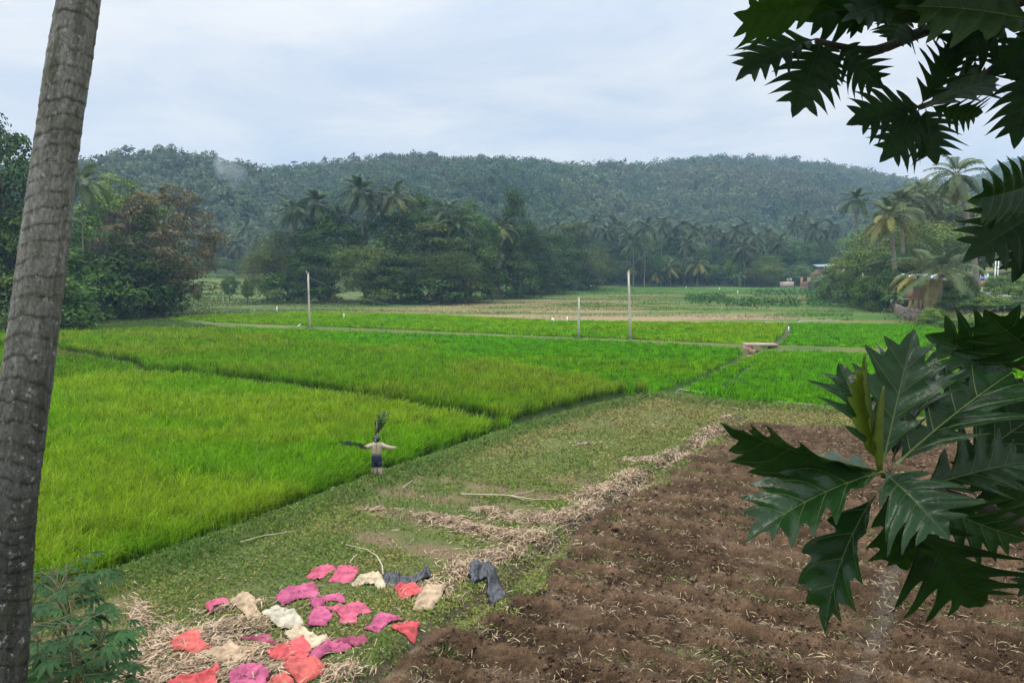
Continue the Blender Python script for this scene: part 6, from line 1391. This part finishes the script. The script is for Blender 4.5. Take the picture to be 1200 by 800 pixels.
# banana plants
M['ban'] = surf('banana_leaf', attr=True, rough=.45, trans=.25, noise=None)
def banana(px, py, hpx, Y, seed, label):
    rng = np.random.default_rng(seed); c = D(px, py, Y); zg = H1(c[0], Y); Hb = D(px, py - hpx, Y)[2] - zg; t = empty('banana_plant', (c[0], Y, zg), label, 'plant'); mb = MB(); fo = MB()
    for k in range(3):
        o = np.array([rng.normal(0, .5), rng.normal(0, .4), 0]) * (k > 0); hh = Hb * (.6 if k == 0 else rng.uniform(.35, .5)); mb.tube([o - [0, 0, .2], o + [0, 0, hh*.5], o + [.05, 0, hh]], (.16, .13, .08), 8)
        for i in range(8):
            az = i*2.4 + rng.normal(0, .3); e = rng.uniform(.5, 1.35); L = Hb*.55*rng.uniform(.8, 1.15); s = np.linspace(0, 1, 9); an = e - 1.7*s**1.4
            rr = np.cumsum(np.cos(an))*L/9; z = np.cumsum(np.sin(an))*L/9; h = np.array([math.cos(az), math.sin(az), 0]); la = np.array([-math.sin(az), math.cos(az), 0]); ctr = o + [0, 0, hh] + h*rr[:, None] + np.array([0, 0, 1])*z[:, None]
            w = .3*np.sin(PI*(s*.9 + .08))**.6; V = np.stack([ctr - la*w[:, None] - [0, 0, .08], ctr, ctr + la*w[:, None] - [0, 0, .08]], 1).reshape(-1, 3); j = np.arange(8)[:, None]*3
            fo.add(V, np.concatenate([j + [0, 1, 4, 3], j + [1, 2, 5, 4]]), col=np.array([.075, .145, .035])*rng.uniform(.7, 1.4))
    obj('stem', mb.mesh('stem', [M['drywood']], True), t); obj('foliage', fo.mesh('foliage', [M['ban']], True), t)
banana(968, 344, 28, 205, 1, 'bright banana clump on the meadow edge in front of the brick house'); banana(866, 336, 20, 262, 2, 'pale banana plant at the far meadow edge, left of the olive tree'); banana(1050, 352, 16, 125, 3, 'banana clump at the wall end beside the plank shed')
# fence posts of the gap field
for i, (px, py, h) in enumerate([(243, 357, 15), (212, 354, 8), (262, 356, 9), (301, 352, 12), (318, 351, 10)]):
    g = G(px, py); zb = H1(g[0], g[1]); mb = MB(); mb.tube([[0, 0, -.3], [R.normal(0, .06), 0, h*g[1]/FPX]], (.07, .05), 6, rough=.3)
    tag(obj('fence_post', mb.mesh('fence_post', [M['drywood']], True), None, (g[0], g[1], zb)), f'{ordinal(i if i != 1 else 0)} thin grey post' if False else ('thin grey post nearest the paddy in the gap field', 'short post by the brown-leaved tree trunk', 'short post beside the sparse pollard tree', 'thin post right of the dense pollard tree', 'thin post at the left end of the middle wood')[i], 'post', 'thin posts in the gap field')

# ------------------------------------------------------------------ smoke, haze, sky, sun, camera
def smoke():
    m, nt, N, Lk = mat('smoke'); out = N('ShaderNodeOutputMaterial'); v = N('ShaderNodeVolumePrincipled'); v.inputs['Color'].default_value = (.9, .93, .97, 1)
    tc = N('ShaderNodeTexCoord'); nz = N('ShaderNodeTexNoise'); nz.inputs['Scale'].default_value = .09; nz.inputs['Detail'].default_value = 4; Lk(tc.outputs['Object'], nz.inputs[0])
    mr = N('ShaderNodeMapRange'); mr.inputs[1].default_value = .42; mr.inputs[2].default_value = .72; mr.inputs[3].default_value = 0; mr.inputs[4].default_value = .034; Lk(nz.outputs[0], mr.inputs[0]); Lk(mr.outputs[0], v.inputs['Density']); Lk(v.outputs[0], out.inputs['Volume'])
    Y = 350; P = np.array([D(313, 234, Y), D(305, 226, Y), D(294, 218, Y), D(281, 209, Y + 5), D(268, 198, Y + 10), D(258, 186, Y + 15)]); c = P[0].copy(); mb = MB()
    k = np.linspace(0, 5, 18); P2 = np.stack([np.interp(k, range(6), P[:, i]) for i in range(3)], 1); mb.tube(P2 - c, np.interp(k, range(6), [1.2, 2.6, 4, 6.0, 7, 4]), 14, rough=.25)
    sm = mb.mesh('smoke', [m], True); sm.flip_normals()
    tag(obj('smoke', sm, None, tuple(c)), 'pale smoke drifting up from the left wooded hillside', 'smoke', kind='stuff')
smoke()
m, nt, N, Lk = mat('haze'); out = N('ShaderNodeOutputMaterial'); v = N('ShaderNodeVolumePrincipled')
v.inputs['Color'].default_value = (.47, .70, .98, 1); v.inputs['Density'].default_value = HAZE = .00028; v.inputs['Anisotropy'].default_value = .0; Lk(v.outputs[0], out.inputs['Volume'])
mb = MB(); mb.box([0, 510, 82.5], (1960, 1180, 185)); tag(obj('haze', mb.mesh('haze', [m])), 'thin bluish haze filling the valley', 'haze', kind='stuff')
def world():
    w = bpy.data.worlds.new('World'); SC.world = w; w.use_nodes = True; nt = w.node_tree; nt.nodes.clear(); N, Lk = nt.nodes.new, nt.links.new
    out = N('ShaderNodeOutputWorld'); bg = N('ShaderNodeBackground'); bg.inputs['Strength'].default_value = .1
    sky = N('ShaderNodeTexSky'); sky.sky_type = 'NISHITA'; sky.sun_disc = False; sky.sun_elevation = SUN_EL; sky.sun_rotation = SUN_AZ; sky.dust_density = 3; sky.air_density = 1.2
    tc = N('ShaderNodeTexCoord'); sx = N('ShaderNodeSeparateXYZ'); Lk(tc.outputs['Generated'], sx.inputs[0])
    mx = N('ShaderNodeMath'); mx.operation = 'MAXIMUM'; Lk(sx.outputs['Z'], mx.inputs[0]); mx.inputs[1].default_value = 0
    # cloud deck: direction projected on a high plane
    ad = N('ShaderNodeMath'); ad.operation = 'ADD'; Lk(mx.outputs[0], ad.inputs[0]); ad.inputs[1].default_value = .12
    dv = N('ShaderNodeVectorMath'); dv.operation = 'DIVIDE'; Lk(tc.outputs['Generated'], dv.inputs[0]); cb = N('ShaderNodeCombineXYZ')
    for i in range(3): Lk(ad.outputs[0], cb.inputs[i])
    Lk(cb.outputs[0], dv.inputs[1])
    nz = N('ShaderNodeTexNoise'); nz.inputs['Scale'].default_value = 1.15; nz.inputs['Detail'].default_value = 7; nz.inputs['Roughness'].default_value = .55; nz.inputs['Distortion'].default_value = .4; Lk(dv.outputs[0], nz.inputs[0])
    # brighter overhead, as under a cloud deck
    pw = N('ShaderNodeMath'); pw.operation = 'POWER'; Lk(mx.outputs[0], pw.inputs[0]); pw.inputs[1].default_value = 3
    m1 = N('ShaderNodeMath'); m1.operation = 'MULTIPLY_ADD'; Lk(pw.outputs[0], m1.inputs[0]); m1.inputs[1].default_value = 7.0; m1.inputs[2].default_value = 1.0
    cr = N('ShaderNodeValToRGB'); e = cr.color_ramp.elements; e[0].position = .34; e[0].color = (.79, .87, 1.0, 1); e[1].position = .62; e[1].color = (1.0, 1.0, 1.0, 1); Lk(nz.outputs[0], cr.inputs[0])
    sc = N('ShaderNodeVectorMath'); sc.operation = 'SCALE'; Lk(cr.outputs[0], sc.inputs[0]); k = N('ShaderNodeMath'); k.operation = 'MULTIPLY'; Lk(m1.outputs[0], k.inputs[0]); k.inputs[1].default_value = SKYK; Lk(k.outputs[0], sc.inputs['Scale'])
    tint = N('ShaderNodeVectorMath'); tint.operation = 'MULTIPLY'; Lk(sc.outputs[0], tint.inputs[0]); tint.inputs[1].default_value = (.965, .985, 1.0)
    x = N('ShaderNodeMix'); x.data_type = 'RGBA'; mr = N('ShaderNodeMapRange'); mr.inputs[1].default_value = .25; mr.inputs[2].default_value = .6; mr.inputs[3].default_value = .78; mr.inputs[4].default_value = .97; Lk(nz.outputs[0], mr.inputs[0])
    Lk(mr.outputs[0], x.inputs[0]); Lk(sky.outputs[0], x.inputs[6]); Lk(tint.outputs[0], x.inputs[7]); Lk(x.outputs[2], bg.inputs['Color']); Lk(bg.outputs[0], out.inputs[0])
SUN_EL, SUN_AZ, SKYK = math.radians(60), math.radians(-75), 8.2
world()
sd = bpy.data.lights.new('sun', 'SUN'); sd.energy = 1.5; sd.angle = math.radians(12); sd.color = (1, .95, .86); so = bpy.data.objects.new('sun', sd); COL.objects.link(so)
# direction towards the sun: sun_rotation is measured from +Y towards +X
sv = Vector((math.sin(SUN_AZ)*math.cos(SUN_EL), math.cos(SUN_AZ)*math.cos(SUN_EL), math.sin(SUN_EL))); so.rotation_euler = sv.to_track_quat('Z', 'Y').to_euler(); so.location = (0, -20, 60)
cd = bpy.data.cameras.new('camera'); cd.sensor_width = 36; cd.lens = 36 * FPX / 1200; cd.clip_end = 5000; cd.clip_start = .05
co = bpy.data.objects.new('camera', cd); COL.objects.link(co); co.location = (0, 0, CAMZ); co.rotation_euler = (PI/2 - PITCH, 0, 0); SC.camera = co
SC.view_settings.view_transform = 'Standard'; SC.view_settings.look = 'None'; SC.view_settings.exposure = 0; SC.view_settings.gamma = 1
SC.render.engine = 'CYCLES'; cy = SC.cycles; cy.max_bounces = 7; cy.diffuse_bounces = 3; cy.glossy_bounces = 2; cy.transmission_bounces = 4; cy.volume_bounces = 2; cy.transparent_max_bounces = 8
cy.use_denoising = True; cy.denoiser = 'OPENIMAGEDENOISE'; cy.denoising_input_passes = 'RGB_ALBEDO_NORMAL'; cy.denoising_prefilter = 'NONE'; cy.sample_clamp_indirect = 6; cy.use_adaptive_sampling = True; cy.adaptive_threshold = .004
